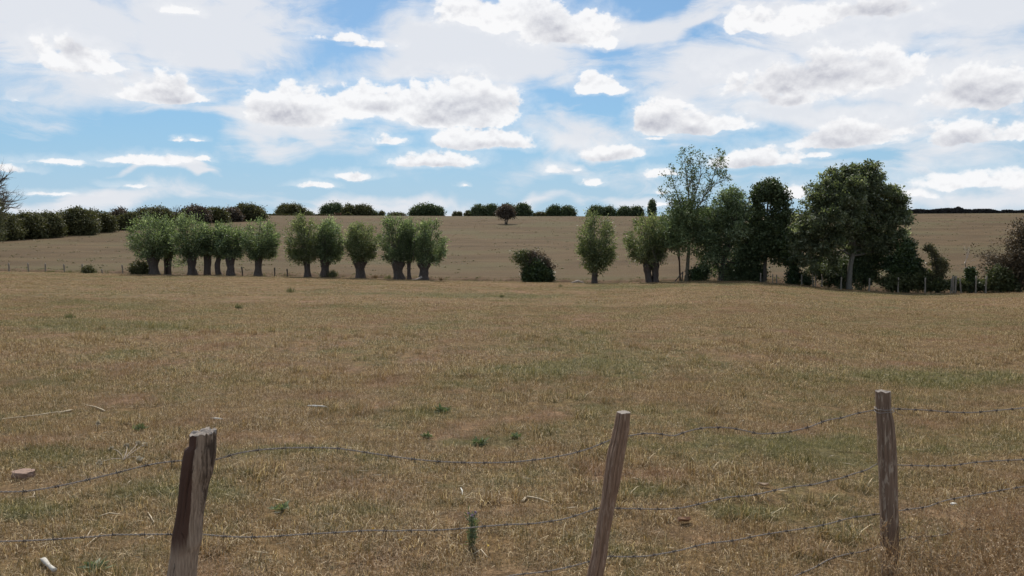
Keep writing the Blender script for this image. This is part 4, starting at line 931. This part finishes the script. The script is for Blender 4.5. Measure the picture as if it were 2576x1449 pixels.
# big bare tree whose twigs reach in at the left edge
yy = 120.; Bq = on(-34, yy); r = np.random.default_rng(873); s_ = yy / F
bt = thing('bare_tree', Bq, 'grey leafless tree whose fine twigs reach in from the left edge', 'tree'); tb, tp = [], []
h_ = q2w(-60, 500, yy)[2] - Bq[2]
for k in range(22):
    tx_ = np.array([r.uniform(-.4, 1.3), r.uniform(-.6, .6), r.uniform(.2, 1.1)])
    grow(np.array([0, 0, h_ * r.uniform(.5, 1.08)]), tx_, 3.2, .30, 3, tb, tp, r, .12, .6, (2, 4))
obj('trunk', mesh('trunk', *tubes([(np.array([[0, 0, -.2], [.2, 0, h_ * .5], [.1, 0, h_]]), [.42, .32, .2])], 10), M_BARK_GR, smooth=True), bt)
obj('branchwork', mesh('branchwork', *tubes(tb, 4), M_BARK_GR), bt)
broad('edge_bush', 'pale yellowish thinning bush at the left edge below the bare tree', 'bush', on(-14, 118.), 118., [(-14,545,20,26),(-12,580,18,30),(-10,515,14,16)], M_SEDGE, 230, 22, .35, .2, .5, seed=874, part='foliage')
# ------------------------------------------------------------------ the barbed wire fence in front
fence = thing('barbed_wire_fence', (0.59, 4.13, 0), 'barbed wire fence on three uneven wooden posts across the foreground', 'fence')
FL = np.array([(-4.4, 2.95), (-1.49, 3.73), (.59, 4.13), (2.30, 4.72), (6.5, 5.9)])     # run of the fence on the ground
def fdepth(qx, qy):
    d = dir_q(qx, qy); k = d[0] / d[1]
    for (x0, y0), (x1, y1) in zip(FL[:-1], FL[1:]):
        t = (k * y0 - x0) / ((x1 - x0) - k * (y1 - y0))
        if -1e-6 <= t <= 1.0 + 1e-6: return y0 + t * (y1 - y0)
    return y0 if k < 0 else 5.2
FO = np.array(fence.location)
def post(prof, depth, mat, section, label, toprough=.012, n=110, sides=84, seed=1, topmat=None):
    """prof: (row, left column, right column) read off the photograph; section(angle) -> radius factor"""
    r = np.random.default_rng(seed); prof = np.array(prof, float)
    q1 = prof[-1, 0]; zb = -.25
    # extend to the ground
    dzq = (prof[-1] - prof[-3]) / (prof[-1, 0] - prof[-3, 0])
    rows = np.linspace(prof[0, 0], q1 + 330, n); ang = np.arange(sides) / sides * 2 * pi
    Vs, cs = [], []
    for i, qy in enumerate(rows):
        if qy <= q1: l, rr = np.interp(qy, prof[:, 0], prof[:, 1]), np.interp(qy, prof[:, 0], prof[:, 2])
        else: l, rr = prof[-1, 1] + dzq[1] * (qy - q1) * .6, prof[-1, 2] + dzq[2] * (qy - q1) * .6
        a, b_ = q2w(l, qy, depth), q2w(rr, qy, depth); c_ = (a + b_) / 2; hw = (b_[0] - a[0]) / 2
        k = section(ang, c_[2]); cx_ = (k * np.cos(ang)); lo, hi = cx_.min(), cx_.max()
        x = c_[0] + ((cx_ - lo) / (hi - lo) * 2 - 1) * hw; y = c_[1] + k * np.sin(ang) * hw * 1.0
        nz = .05 * fbm(np.cos(ang) * 3.2 + seed, np.sin(ang) * 3.2, c_[2] * 3.0, seed, 4) + .03 * vn(np.cos(ang) * 9, np.sin(ang) * 9, c_[2] * 2.5, seed)
        nz = nz - .085 * np.clip(vn(np.cos(ang) * 7 + 3, np.sin(ang) * 7, c_[2] * 1.1, seed + 5) - .22, 0, 1) * 4 + .025 * vn(np.cos(ang) * 16, np.sin(ang) * 16, c_[2] * 4, seed + 6)
        x = x + np.cos(ang) * nz * .09; y = y + np.sin(ang) * nz * .12
        z = np.full(sides, c_[2])
        if i < 3: z = z + toprough * fbm(np.cos(ang) * 2.5 + 5, np.sin(ang) * 2.5, 0, seed, 3) * (1 - i / 3)
        Vs.append(np.stack([x, y, z], 1)); cs.append(c_)
    V = np.concatenate(Vs); i = np.arange(n - 1)[:, None] * sides; j = np.arange(sides)[None]; k = (j + 1) % sides
    Q = np.stack([i + k, i + j, i + sides + j, i + sides + k], -1).reshape(-1, 4)
    org = cs[-1].copy(); org[2] = 0
    me = mesh('fence_post', V - org, [Q], mat, smooth=True)
    po = obj('fence_post', me, fence, org - FO, label=label)
    # rough sawn end as its own part piece: concentric rings with splintery relief
    R0 = Vs[0]; cc = R0.mean(0); rings = [R0 + [0, 0, .0006]]
    for f in (.85, .68, .5, .32, .15):
        rg = cc + (R0 - cc) * f; rg[:, 2] = cc[2] + (R0[:, 2] - cc[2]) * f + toprough * .7 * fbm(rg[:, 0] * 60, rg[:, 1] * 60, 0, seed, 3) + .002; rings.append(rg)
    V2 = np.concatenate(rings + [[cc + [0, 0, .002]]]); m_ = len(rings)
    i = np.arange(m_ - 1)[:, None] * sides
    Q2 = np.stack([i + j, i + k, i + sides + k, i + sides + j], -1).reshape(-1, 4); T2 = np.array([[(m_ - 1) * sides + a, (m_ - 1) * sides + (a + 1) % sides, len(V2) - 1] for a in range(sides)])
    obj('sawn_end', mesh('sawn_end', V2 - org, [Q2, T2], topmat), po)
    return po
def postmat(name, base, dark, crack, split=None, flake=None):
    m, N, out = newmat(name)
    tc_ = N.n('ShaderNodeTexCoord').outputs['Object']
    mp = N.n('ShaderNodeMapping'); N.put(mp.inputs[0], tc_); mp.inputs['Scale'].default_value = (60, 60, 3.2)
    g1 = N.noise(mp.outputs[0], 1.6, 8, .7, .5)
    mp2 = N.n('ShaderNodeMapping'); N.put(mp2.inputs[0], tc_); mp2.inputs['Scale'].default_value = (34, 34, 5.5)
    g2 = N.noise(mp2.outputs[0], 1.4, 6, .65, .8)
    c = N.mix(N.ss(g1, .3, .7), dark, base)
    if flake: c = N.mix(N.ss(g2, .53, .62, 0., .75), c, flake)
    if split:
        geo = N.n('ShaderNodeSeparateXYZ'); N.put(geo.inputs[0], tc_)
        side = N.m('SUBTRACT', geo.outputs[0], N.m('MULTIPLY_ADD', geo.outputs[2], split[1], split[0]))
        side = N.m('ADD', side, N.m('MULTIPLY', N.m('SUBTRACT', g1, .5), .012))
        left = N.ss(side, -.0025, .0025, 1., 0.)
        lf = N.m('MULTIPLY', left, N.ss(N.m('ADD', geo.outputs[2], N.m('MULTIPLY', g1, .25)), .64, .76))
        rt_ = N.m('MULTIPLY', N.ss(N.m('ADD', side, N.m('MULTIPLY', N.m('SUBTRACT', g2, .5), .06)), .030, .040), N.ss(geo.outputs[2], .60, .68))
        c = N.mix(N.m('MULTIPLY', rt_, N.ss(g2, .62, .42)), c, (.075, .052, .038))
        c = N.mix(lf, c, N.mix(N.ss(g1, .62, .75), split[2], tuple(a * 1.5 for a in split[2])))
    ck = N.ss(g2, .36, .30); ck2 = N.m('MULTIPLY', ck, .8)
    c = N.mix(ck2, c, crack)
    p = N.n('ShaderNodeBsdfPrincipled'); N.put(p.inputs['Base Color'], c); p.inputs['Roughness'].default_value = .85; p.inputs['Specular IOR Level'].default_value = .2
    b = N.n('ShaderNodeBump'); b.inputs['Strength'].default_value = .8; b.inputs['Distance'].default_value = .006
    N.put(b.inputs['Height'], N.m('SUBTRACT', N.m('ADD', g1, g2), N.m('MULTIPLY', ck, .8))); N.put(p.inputs['Normal'], b.outputs[0])
    m.node_tree.links.new(p.outputs[0], out.inputs[0]); return m
M_END = plain('sawn_wood_end', (.25, .21, .18), .9, 0, .45, 160)
sp0, sp1 = q2w(505, 1092, 3.72), q2w(474, 1420, 3.72); bottom = (q2w(425, 1449 + 330, 3.73) + q2w(480, 1449 + 330, 3.73)) / 2
slope = (sp0[0] - sp1[0]) / (sp0[2] - sp1[2])
def sec_left(a, z): return 1.0 + .10 * np.cos(2 * (a - .9)) + .12 * np.clip(np.cos(a + 2.2), 0, 1) ** 6 - .10 * np.clip(np.cos(a + 1.35), 0, 1) ** 8
LPROF = [(1086,483,541.5),(1106,483,541),(1121,482,540.5),(1124,472,540),(1135,470,540),(1160,465.5,537.5),(1194,461,531),(1221,457.5,521.5),(1275,452,512.5),(1301,448,507.5),(1342,440,505),(1362,438.5,504.5),(1374,437,502),(1387,435.5,497),(1403,433,494.5),(1449,425,490)]
MP1 = postmat('split_log_wood', (.30, .235, .18), (.15, .105, .075), (.030, .020, .015))
p1 = post(LPROF, 3.73, MP1, sec_left, 'thick split log post, dark brown on its left face, weathered pale on its right', .03, seed=3, topmat=M_END)
ox = p1.location[0] + FO[0]
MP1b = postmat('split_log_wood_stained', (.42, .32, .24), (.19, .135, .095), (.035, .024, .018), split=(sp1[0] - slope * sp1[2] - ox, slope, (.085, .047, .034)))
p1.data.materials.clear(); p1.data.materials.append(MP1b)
def sq(a, z, e=5.0, rot=.5): 
    b_ = a - rot; return 1 / (np.abs(np.cos(b_)) ** e + np.abs(np.sin(b_)) ** e) ** (1 / e)
MPROF = [(1037,1552,1584.5),(1079,1544,1581),(1109,1537,1576),(1138,1529,1570.5),(1227,1517,1555.7),(1257,1514,1549),(1278,1510,1545),(1301,1506,1541),(1346,1498,1532),(1390,1490,1526),(1420,1483,1521),(1449,1476,1515.5)]
MP2 = postmat('sawn_post_wood', (.31, .20, .135), (.185, .112, .074), (.035, .02, .014), flake=(.37, .26, .19))
p2 = post(MPROF, 4.13, MP2, lambda a, z: sq(a, z, 7, .42), 'square sawn brown post leaning right at the top', .004, seed=5, topmat=M_END)
RPROF = [(984,2202,2238.5),(1000,2203,2239),(1029,2205,2239.5),(1045,2205.5,2243),(1059,2206,2246.8),(1116,2208.5,2251.8),(1199,2211.8,2254.5),(1266,2214,2256.5),(1299,2215,2257),(1366,2216,2258.5),(1426,2218,2260)]
MP3 = postmat('round_post_wood', (.25, .17, .118), (.15, .098, .068), (.04, .026, .02), flake=(.42, .34, .26))
p3 = post(RPROF, 4.72, MP3, lambda a, z: 1 + .05 * np.cos(3 * a + 1), 'round flaking post standing upright at the right with wire wrapped round it', .012, seed=8, topmat=M_END)

WIRES = [
 [(-40,1239),(0,1237),(60,1236),(130,1226),(210,1209),(290,1190),(370,1170),(430,1161),(500,1156.5),(540,1157),(590,1142),(650,1132),(720,1127),(780,1126),(850,1128),(920,1138),(1000,1150),(1080,1159),(1150,1163),(1210,1164),(1280,1163),(1350,1156),(1420,1145),(1480,1129),(1520,1113),(1555,1100),(1580,1097),(1614,1091),(1655,1091),(1695,1097),(1717,1088.6),(1754,1079),(1784,1075.5),(1830,1076),(1858,1080),(1882,1085),(1910,1091),(1963,1089),(1990,1085),(2018,1079),(2042,1072),(2064,1063),(2090,1055),(2118,1051),(2155,1040),(2204,1031)],
 [(2245,1028),(2287,1030),(2333,1032),(2379,1036),(2438,1038),(2491,1034),(2576,1026),(2620,1022)],
 [(-40,1364),(0,1362),(81,1359.5),(160,1355),(246,1349),(281,1345),(336,1345),(405,1344),(440,1344),(507,1344),(549,1348),(616,1351),(686,1349),(760,1344),(820,1341),(882,1337),(935,1334),(981,1335.6),(1041,1334),(1095,1334),(1157,1330),(1197,1326),(1245,1322),(1287,1319),(1333,1318),(1379,1312),(1421,1305),(1467,1291),(1509,1277),(1544,1278.6),(1607,1280),(1664,1281),(1717,1277),(1749,1270),(1780,1263),(1812,1255),(1840,1250),(1874,1248),(1903,1244),(1951,1233),(1991,1225),(2046,1219),(2069,1213),(2122,1201),(2143,1193),(2181,1182),(2208,1166),(2232,1165),(2255,1169.5),(2301,1171),(2347,1172),(2394,1171),(2431,1166),(2477,1161),(2539,1158),(2576,1156),(2620,1154)],
 [(1180,1475),(1240,1460),(1290,1447),(1364,1439),(1424,1428),(1481,1413),(1526,1400),(1569,1400.7),(1625,1399),(1664,1393),(1717,1383),(1757,1372),(1791,1366),(1847,1359.5),(1909,1347),(1965,1338),(2044,1326),(2093,1315.5),(2139,1303),(2210,1293),(2255,1286),(2294,1280),(2333,1275),(2371,1261),(2412,1252),(2456,1245),(2509,1235),(2576,1224),(2620,1217)],
 [(1960,1470),(2005,1447),(2055,1425),(2086,1407),(2136,1393),(2164,1389),(2215,1374),(2283,1352),(2350,1349),(2386,1342),(2417,1331),(2456,1331),(2547,1337),(2600,1338)]]
BARB = None
def barbmesh():
    ps = []
    th = np.linspace(0, 4.5 * pi, 16); ps.append((np.stack([th / (4.5 * pi) * .014 - .007, .0042 * np.cos(th), .0042 * np.sin(th)], 1), np.full(16, .0013)))
    for (a, b_) in (((-.006, 0, 0), (-.009, .006, .015)), ((-.006, 0, 0), (-.004, -.006, -.014)), ((.006, 0, 0), (.010, -.010, .011)), ((.006, 0, 0), (.005, .011, -.011))):
        ps.append((np.array([a, (np.array(a) + b_) / 2, b_]), [.0014, .0012, .0005]))
    V, Fs = tubes(ps, 5); return mesh('barb', V, Fs, plain('rusty_barb', (.07, .055, .045), .8))
BM = barbmesh()
r = np.random.default_rng(9)
for wi, wq in enumerate(WIRES):
    wq = np.array(wq, float)
    t = np.arange(len(wq)); tt = np.linspace(0, len(wq) - 1, len(wq) * 8)
    # Catmull-Rom through the traced points
    def cr(v):
        p = np.concatenate([[2 * v[0] - v[1]], v, [2 * v[-1] - v[-2]]]); i = np.minimum(tt.astype(int), len(v) - 2); f = tt - i
        a, b_, c_, d = p[i], p[i + 1], p[i + 2], p[i + 3]
        return .5 * (2 * b_ + (c_ - a) * f + (2 * a - 5 * b_ + 4 * c_ - d) * f ** 2 + (3 * b_ - a - 3 * c_ + d) * f ** 3)
    qx, qy = cr(wq[:, 0]), cr(wq[:, 1])
    pts = []
    for a, b_ in zip(qx, qy):
        y = fdepth(a, b_) + .048         # wires are stapled to the far faces of the posts
        if abs(a - 1300) > 4000: continue
        pts.append(q2w(a, b_, y))
    pts = np.array(pts)
    # even resampling
    sl = np.concatenate([[0], np.cumsum(np.linalg.norm(np.diff(pts, axis=0), axis=1))]); n = int(sl[-1] / .008)
    su = np.linspace(0, sl[-1], n); C = np.stack([np.interp(su, sl, pts[:, i]) for i in range(3)], 1)
    k = np.ones(9) / 9; Cs = np.stack([np.convolve(np.pad(C[:, i], 4, 'edge'), k, 'valid') for i in range(3)], 1)
    T = np.gradient(Cs, axis=0); T /= np.linalg.norm(T, axis=1)[:, None]; U = np.cross(T, [0, 0, 1.]); U /= np.linalg.norm(U, axis=1)[:, None]; Vv = np.cross(T, U)
    th = su / .040 * 2 * pi
    strands = [(Cs + .0025 * (np.cos(th + ph)[:, None] * U + np.sin(th + ph)[:, None] * Vv), np.full(n, .0021)) for ph in (0, pi)]
    V, Fs = tubes(strands, 5)
    wo_ = obj('barbed_wire', mesh('barbed_wire', V - FO, Fs, M_GALV), fence)
    d0 = .05
    while d0 < sl[-1]:
        i = min(int(d0 / .008), n - 1)
        bo = obj('barb', BM, wo_, Cs[i] - FO); bo.rotation_euler = Vector(T[i]).to_track_quat('X', 'Z').to_euler()
        bo.rotation_euler.rotate_axis('X', r.uniform(0, 6.28)); bo.scale = (1.3,) * 3
        d0 += r.uniform(.118, .138)
# wire wrapped round the right post and its loose tail
c_ = q2w(2224, 1031, 4.72); hw = 22.5 * 4.72 / F; th = np.linspace(-.2, 2 * pi * 2 + .5, 90)
wrap = np.stack([c_[0] + hw * np.cos(th), c_[1] + hw * 1.0 * np.sin(th), c_[2] + .010 * np.sin(th * .5) + .004 * np.sin(th * 3)], 1)
tail = np.array([q2w(a, b_, 4.72 - .02) for a, b_ in ((2246, 1029), (2252, 1036), (2262, 1042), (2272, 1046))])
tail2 = np.array([q2w(a, b_, 4.72 - .045) for a, b_ in ((2203, 1024), (2209, 1032), (2216, 1030), (2226, 1034), (2240, 1031), (2248, 1024), (2252, 1030))])
obj('wire_wrap', mesh('wire_wrap', (lambda a: a[0] - FO)(X_ := tubes([(wrap, np.full(90, .0022)), (tail, np.full(4, .0018)), (tail2, np.full(7, .002))], 6)), X_[1], M_GALV), fence)

# ------------------------------------------------------------------ things lying in the grass
def rock(name, label, cat, Bq, size, mat, seed, rz=0, sharp=.28, sink=.25, tilt=0):
    import bmesh
    bm = bmesh.new(); bmesh.ops.create_icosphere(bm, subdivisions=4, radius=1)
    P_ = np.array([v.co[:] for v in bm.verts]); d = 1 + sharp * fbm(P_[:, 0] * 1.3 + seed, P_[:, 1] * 1.3, P_[:, 2] * 1.3, seed, 4)
    P_ = P_ * d[:, None]; P_ = np.sign(P_) * np.abs(P_) ** .8
    P_[:, 2] = np.clip(P_[:, 2], -1, .62 + .12 * vn(P_[:, 0] * 3, P_[:, 1] * 3, 0, seed))
    for v, p_ in zip(bm.verts, P_): v.co = p_ * np.array(size) / 2
    me = bpy.data.meshes.new(name); bm.to_mesh(me); bm.free(); me.materials.append(mat)
    o = obj(name, me, None, np.array(Bq) + [0, 0, size[2] * sink], label=label, category=cat); o.rotation_euler = (tilt, 0, rz); return o
rock('flat_stone', 'flat reddish stone lying in the grass at the lower left', 'stone', G(60, 1206), (.185, .15, .115), M_STONE, 4, .15, .55)
rock('white_pebble', 'small white stone right of the round post', 'stone', G(2398, 1274), (.05, .035, .03), M_WHITE, 8)
def stick(label, pts, rad, mat=M_STRAW, name='dry_stalk', cat='stalk', lift=.012):
    P_ = []
    for i, (a, b_) in enumerate(pts):
        g_ = G(a, b_); g_[2] += lift + (.01 if 0 < i < len(pts) - 1 else 0); P_.append(g_)
    P_ = np.array(P_); B0 = P_[0].copy(); t = np.linspace(0, len(P_) - 1, 3 * len(P_)); pp = np.stack([np.interp(t, range(len(P_)), P_[:, i]) for i in range(3)], 1)
    rr = np.interp(t, np.linspace(0, len(P_) - 1, len(rad)), rad)
    return obj(name, mesh(name, *tubes([(pp - B0, rr)], 6), mat, smooth=True), None, B0, label=label, category=cat)
stick('whitish chunk of peeled wood at the bottom left corner', [(103,1420),(112,1427),(124,1438),(138,1452)], [.004, .019, .012, .016], plain('peeled_wood', (.50, .46, .40), .85, 0, .5, 45), 'wood_chunk', 'wood chunk', .025)
stick('long pale straw stalk lying at the left edge', [(-10,1060),(60,1054),(95,1050),(140,1043),(168,1038)], [.005, .006, .005])
stick('thick peeled end of stalk lying beside the long straw at left', [(146,1043),(165,1040),(176,1037),(184,1034)], [.006, .014, .012, .003])
stick('pale straight stalk with a knobbed end above the left post', [(218,1023),(240,1029),(255,1034),(264,1037)], [.004, .006, .009, .007])
stick('flat pale bark strip lying in the field above the first post gap', [(774,1024),(790,1027),(810,1026),(830,1028)], [.004, .014, .012, .004], M_WHITE)
stick('thin bark strip left of the pale one beyond the split log post', [(530,1055),(545,1058),(562,1058)], [.003, .01, .004], M_WHITE)
stick('short upright white splinter in the grass between the posts', [(1159,1233),(1162,1242),(1164,1250)], [.003, .008, .002], M_WHITE)
stick('forked pale stalk lying left of the square post', [(1311,1268),(1325,1259),(1350,1260),(1382,1267)], [.003, .007, .006, .003])
stick('short stalk bent across the forked pale stalk', [(1316,1268),(1322,1262),(1326,1258)], [.003, .006, .004])
stick('small pale stalk right of the square post', [(1590,1205),(1600,1211),(1614,1213)], [.003, .006, .003])
stick('pale crossing stalk below the thistle', [(1190,1403),(1210,1398),(1226,1412)], [.003, .005, .003])
stick('long thin dry stem slanting in the grass at the bottom left', [(216,1386),(235,1368),(256,1350)], [.002, .003, .003])
stick('short bent straw left of the split log post', [(372,1297),(380,1310),(388,1321)], [.003, .005, .003])
stick('two coloured dead stalk under the left part of the upper wire', [(245,1306),(275,1302),(310,1303)], [.003, .006, .003])
stick('pale stalk right of the left patch of green grass', [(800,1057),(810,1064),(818,1070)], [.002, .004, .002])
def dead_leaf(label, qx, qy, L, mat, seed, rz):
    r = np.random.default_rng(seed); n, m = 9, 5; V = []
    for i in range(n):
        t = i / (n - 1)
        for j in range(m):
            u_ = j / (m - 1) * 2 - 1; w_ = L * .3 * sin(pi * min(1, t * .95 + .03)) ** .7
            V.append([(t - .5) * L, u_ * w_, .018 + abs(u_) ** 1.5 * L * .22 + .05 * L * sin(t * 5 + seed)])
    Q = [[i * m + j, i * m + j + 1, (i + 1) * m + j + 1, (i + 1) * m + j] for i in range(n - 1) for j in range(m - 1)]
    o = obj('dead_leaf', mesh('dead_leaf', np.array(V), [np.array(Q)], mat, smooth=True), None, G(qx, qy), label=label, category='leaf'); o.rotation_euler = (0, 0, rz)
M_DLEAF = plain('dead_leaf_brown', (.30, .17, .095), .7, 0, .3, 30); M_PLEAF = plain('pale_dead_leaf', (.48, .36, .25), .7)
dead_leaf('large curled brown leaf right of the square post near the bottom', 1722, 1318, .12, M_DLEAF, 1, .5)
dead_leaf('pale curled leaf lying under the second wire right of centre', 1920, 1230, .09, M_PLEAF, 2, -.1)
dead_leaf('small pale leaf in the grass beside the square post', 1524, 1241, .05, M_PLEAF, 3, .4)

# thistles
M_THIS = leafmat('thistle_leaves', [(.075, .095, .045), (.12, .15, .075), (.18, .21, .11), (.27, .29, .18)], .25, .5)
M_PURP = plain('purple_flower', (.42, .30, .42), .7); M_STEM = plain('green_stem', (.10, .13, .06), .7); M_DEADH = plain('dead_flower_heads', (.58, .50, .37), .9, 0, .4, 60); M_YEL = plain('yellow_petals', (.75, .50, .08), .6)
Bq = G(1186, 1379); r = np.random.default_rng(12)
th_ = thing('thistle', Bq, 'upright green thistle with small purple heads behind the second wire', 'plant')
hgt = 92 / F * Bq[1]; st_ = []; lc, ld = [], []; heads = []
for k in range(5):
    tip = np.array([r.normal(0, .03), r.normal(0, .03), hgt * r.uniform(.8, 1.02)]); pth = bez(np.array([r.normal(0, .01), 0, 0]), np.array([r.normal(0, .03), 0, hgt * .5]), tip, 8); st_.append((pth, np.linspace(.004, .0025, 8))); heads.append(tip)
    t = r.random(46); pp = np.stack([np.interp(t * 7, range(8), pth[:, i]) for i in range(3)], 1); lc.append(pp + r.normal(0, .010, (46, 3))); ld.append(r.normal(size=(46, 3)) + [0, 0, .8])
obj('stem', mesh('stem', *tubes(st_, 5), M_STEM), th_)
lc, ld = np.concatenate(lc), np.concatenate(ld)
obj('foliage', leafmesh('foliage', lc + ld / np.linalg.norm(ld, axis=1)[:, None] * .015, ld, r.uniform(.03, .055, len(lc)), .009, M_THIS, r.random(len(lc)), rng=r), th_)
for h in heads:
    n = 40; d = r.normal(size=(n, 3)) + [0, 0, 1.4]; d /= np.linalg.norm(d, axis=1)[:, None]
    obj('flower_head', leafmesh('flower_head', h + d * .007, d, .016, .004, M_PURP, rng=r), th_)
def rosette(label, qx, qy, rad, seed, n=70, up=.5):
    r = np.random.default_rng(seed); Bq = G(qx, qy); a = r.uniform(0, 2 * pi, n); el = np.abs(r.normal(0, up, n)).clip(.1, 1.3)
    d = np.stack([np.cos(a) * np.cos(el), np.sin(a) * np.cos(el), np.sin(el)], 1); L = rad * r.uniform(.5, 1.1, n)
    root = thing('thistle_rosette', Bq, label, 'plant')
    C = d * L[:, None] * .5 + [0, 0, .015] + np.concatenate([r.normal(0, rad * .25, (n, 2)), np.zeros((n, 1))], 1)
    obj('foliage', leafmesh('foliage', C, d, L, L * .28, M_THIS, r.random(n), rng=r), root)
rosette('low green thistle rosette in the field above the sag of the upper wire', 1206, 1122, .11, 21)
rosette('green rosette up and left of the low one, in the open grass', 1112, 1038, .13, 22, 80)
rosette('small rosette left of the low green one above the upper wire', 1075, 1103, .08, 23, 40)
rosette('tiny rosette at the right of a pale straw patch in the middle field', 1296, 1103, .08, 24, 40)
rosette('grey green rosette low in the grass left of the middle wires', 705, 1287, .08, 25, 50)
rosette('green rosette at the bottom edge near the white wood chunk', 245, 1440, .09, 26, 60)
rosette('fresh green rosette in the grass above the left stone', 350, 1085, .08, 27, 60, .8)
# dead thistle with pale fluffy heads, lying
Bq = G(330, 1160); r = np.random.default_rng(31)
dt = thing('dead_thistle', Bq, 'collapsed dead thistle with pale fluffy heads left of the split log post', 'plant')
st_ = []
for (a, b_) in [((365, 1128)), ((348, 1125)), ((352, 1162)), ((280, 1137)), ((318, 1130)), ((250, 1175))]:
    e_ = G(a, b_) + [0, 0, .03] - Bq; st_.append((bez(np.array([-.06, -.03, 0.01]), e_ / 2 + [0, 0, .05], e_, 7), np.linspace(.003, .002, 7)))
    n = 60; d = r.normal(size=(n, 3)); d /= np.linalg.norm(d, axis=1)[:, None]
    obj('flower_head', leafmesh('flower_head', e_ + d * .018, d, .034, .016, M_DEADH, rng=r), dt)
obj('stem', mesh('stem', *tubes(st_, 5), M_DRIFT), dt)
Bq = G(247, 1088); dh = thing('seed_head', Bq, 'single dried thistle head on a short stalk at the left', 'plant'); z_ = 22 / F * Bq[1]
obj('stem', mesh('stem', *tubes([(np.array([[0, 0, 0], [-.004, 0, z_ * .5], [0, 0, z_]]), [.004, .003, .004])], 5), M_BARK_DK), dh)
n = 70; d = r.normal(size=(n, 3)); d /= np.linalg.norm(d, axis=1)[:, None]
obj('flower_head', leafmesh('flower_head', np.array([0, 0, z_ + .008]) + d * .014, d, .030, .014, M_DEADH, rng=r), dh)
for i, (qx, qy, lab) in enumerate([(938,1350,'yellow flower just below the second wire left of the thistle'),(1007,1378,'yellow flower in the grass left of the thistle foot'),(1229,1391,'yellow flower right of the thistle foot')]):
    Bq = G(qx, qy); f = thing('yellow_flower', Bq, lab, 'flower', 'small yellow flowers in the grass'); d = r.normal(size=(14, 3)) * [1, 1, .3]; d /= np.linalg.norm(d, axis=1)[:, None]
    obj('petals', leafmesh('petals', np.array([0, 0, .05]) + d * .006, d, .014, .007, M_YEL, rng=r), f); obj('stem', mesh('stem', *tubes([(np.array([[0, 0, 0], [0, 0, .025], [0, 0, .05]]), [.002, .0015, .0015])], 4), M_STEM), f)
# loose bits of straw
r = np.random.default_rng(33); n = 900; y_ = 3.8 + 12 * r.random(n) ** 1.2; x_ = r.uniform(-.72, .72, n) * y_
C = np.stack([x_, y_, H(x_, y_) + .03], 1)
obj('loose_straw', leafmesh('loose_straw', C, r.normal(size=(n, 3)) * [1, 1, .18], r.uniform(.04, .14, n), r.uniform(.003, .007, n), M_STRAW, rng=r), kind='stuff', label='loose bleached straw scattered through the near grass')
# tall seeding grass at the lower right
M_TALL = leafmat('tall_dry_grass', [(.20, .12, .06), (.30, .19, .10), (.40, .28, .16), (.58, .46, .32)], .3, .55, (1.1, 1.0, .8))
def tall_grass(name, label, pts, seed, h0=.35, h1=.7):
    r = np.random.default_rng(seed); st_, lc, ld, LL = [], [], [], []
    for (x, y) in pts:
        h = r.uniform(h0, h1); a = r.uniform(0, 2 * pi); ln = r.uniform(.15, .6); z0 = float(H(x, y))
        b_ = np.array([x, y, z0]); tp = b_ + [cos(a) * ln * h, sin(a) * ln * h, h * (1 - .25 * ln)]
        pth = bez(b_, b_ + [cos(a) * .05 * h, 0, h * .75], tp, 7); st_.append((pth, np.linspace(.0016, .0008, 7)))
        k = 16; t = r.uniform(.72, 1, k); pp = np.stack([np.interp(t * 6, range(7), pth[:, i]) for i in range(3)], 1); dr = pth[-1] - pth[-2]; dr /= np.linalg.norm(dr)
        dd = dr + r.normal(0, .45, (k, 3)) + [0, 0, -.2]; lc.append(pp + dd * .006); ld.append(dd); LL.append(r.uniform(.010, .024, k))
        k = 3; t = r.uniform(0, .4, k); pp = np.stack([np.interp(t * 6, range(7), pth[:, i]) for i in range(3)], 1); dd = r.normal(0, .5, (k, 3)) + [0, 0, 1.]; l2 = r.uniform(.10, .28, k); dd /= np.linalg.norm(dd, axis=1)[:, None]
        lc.append(pp + dd * l2[:, None] / 2); ld.append(dd); LL.append(l2)
    V, Fs = tubes(st_, 3); lc = np.concatenate(lc); ld = np.concatenate(ld); LL = np.concatenate(LL)
    me1 = mesh(name, V, Fs, M_TALL, {'rnd': np.full(len(V), .5)}); o = obj(name, me1, kind='stuff', label=label)
    obj('seed_heads', leafmesh('seed_heads', lc, ld, LL, np.where(LL < .03, LL * .32, .0035), M_TALL, r.random(len(lc)), rng=r), o, kind='stuff')
pts = [(2.30 + r.normal(0, .12), 4.55 + r.normal(0, .14)) for k in range(46)]
tall_grass('post_foot_grass', 'tall dry seeding grass round the foot of the round post', pts, 71, .22, .48)
pts = []
while len(pts) < 900:
    y = r.uniform(3.1, 5.1); x = y * (.40 + .30 * r.random() ** .55)
    if r.random() < sm(np.array((x / y - .42) / .25)) * (1.25 - (y - 3.1) / 3.2): pts.append((x, y))
tall_grass('corner_grass', 'tall straw coloured seeding grass filling the lower right corner', pts, 72, .22, .52)
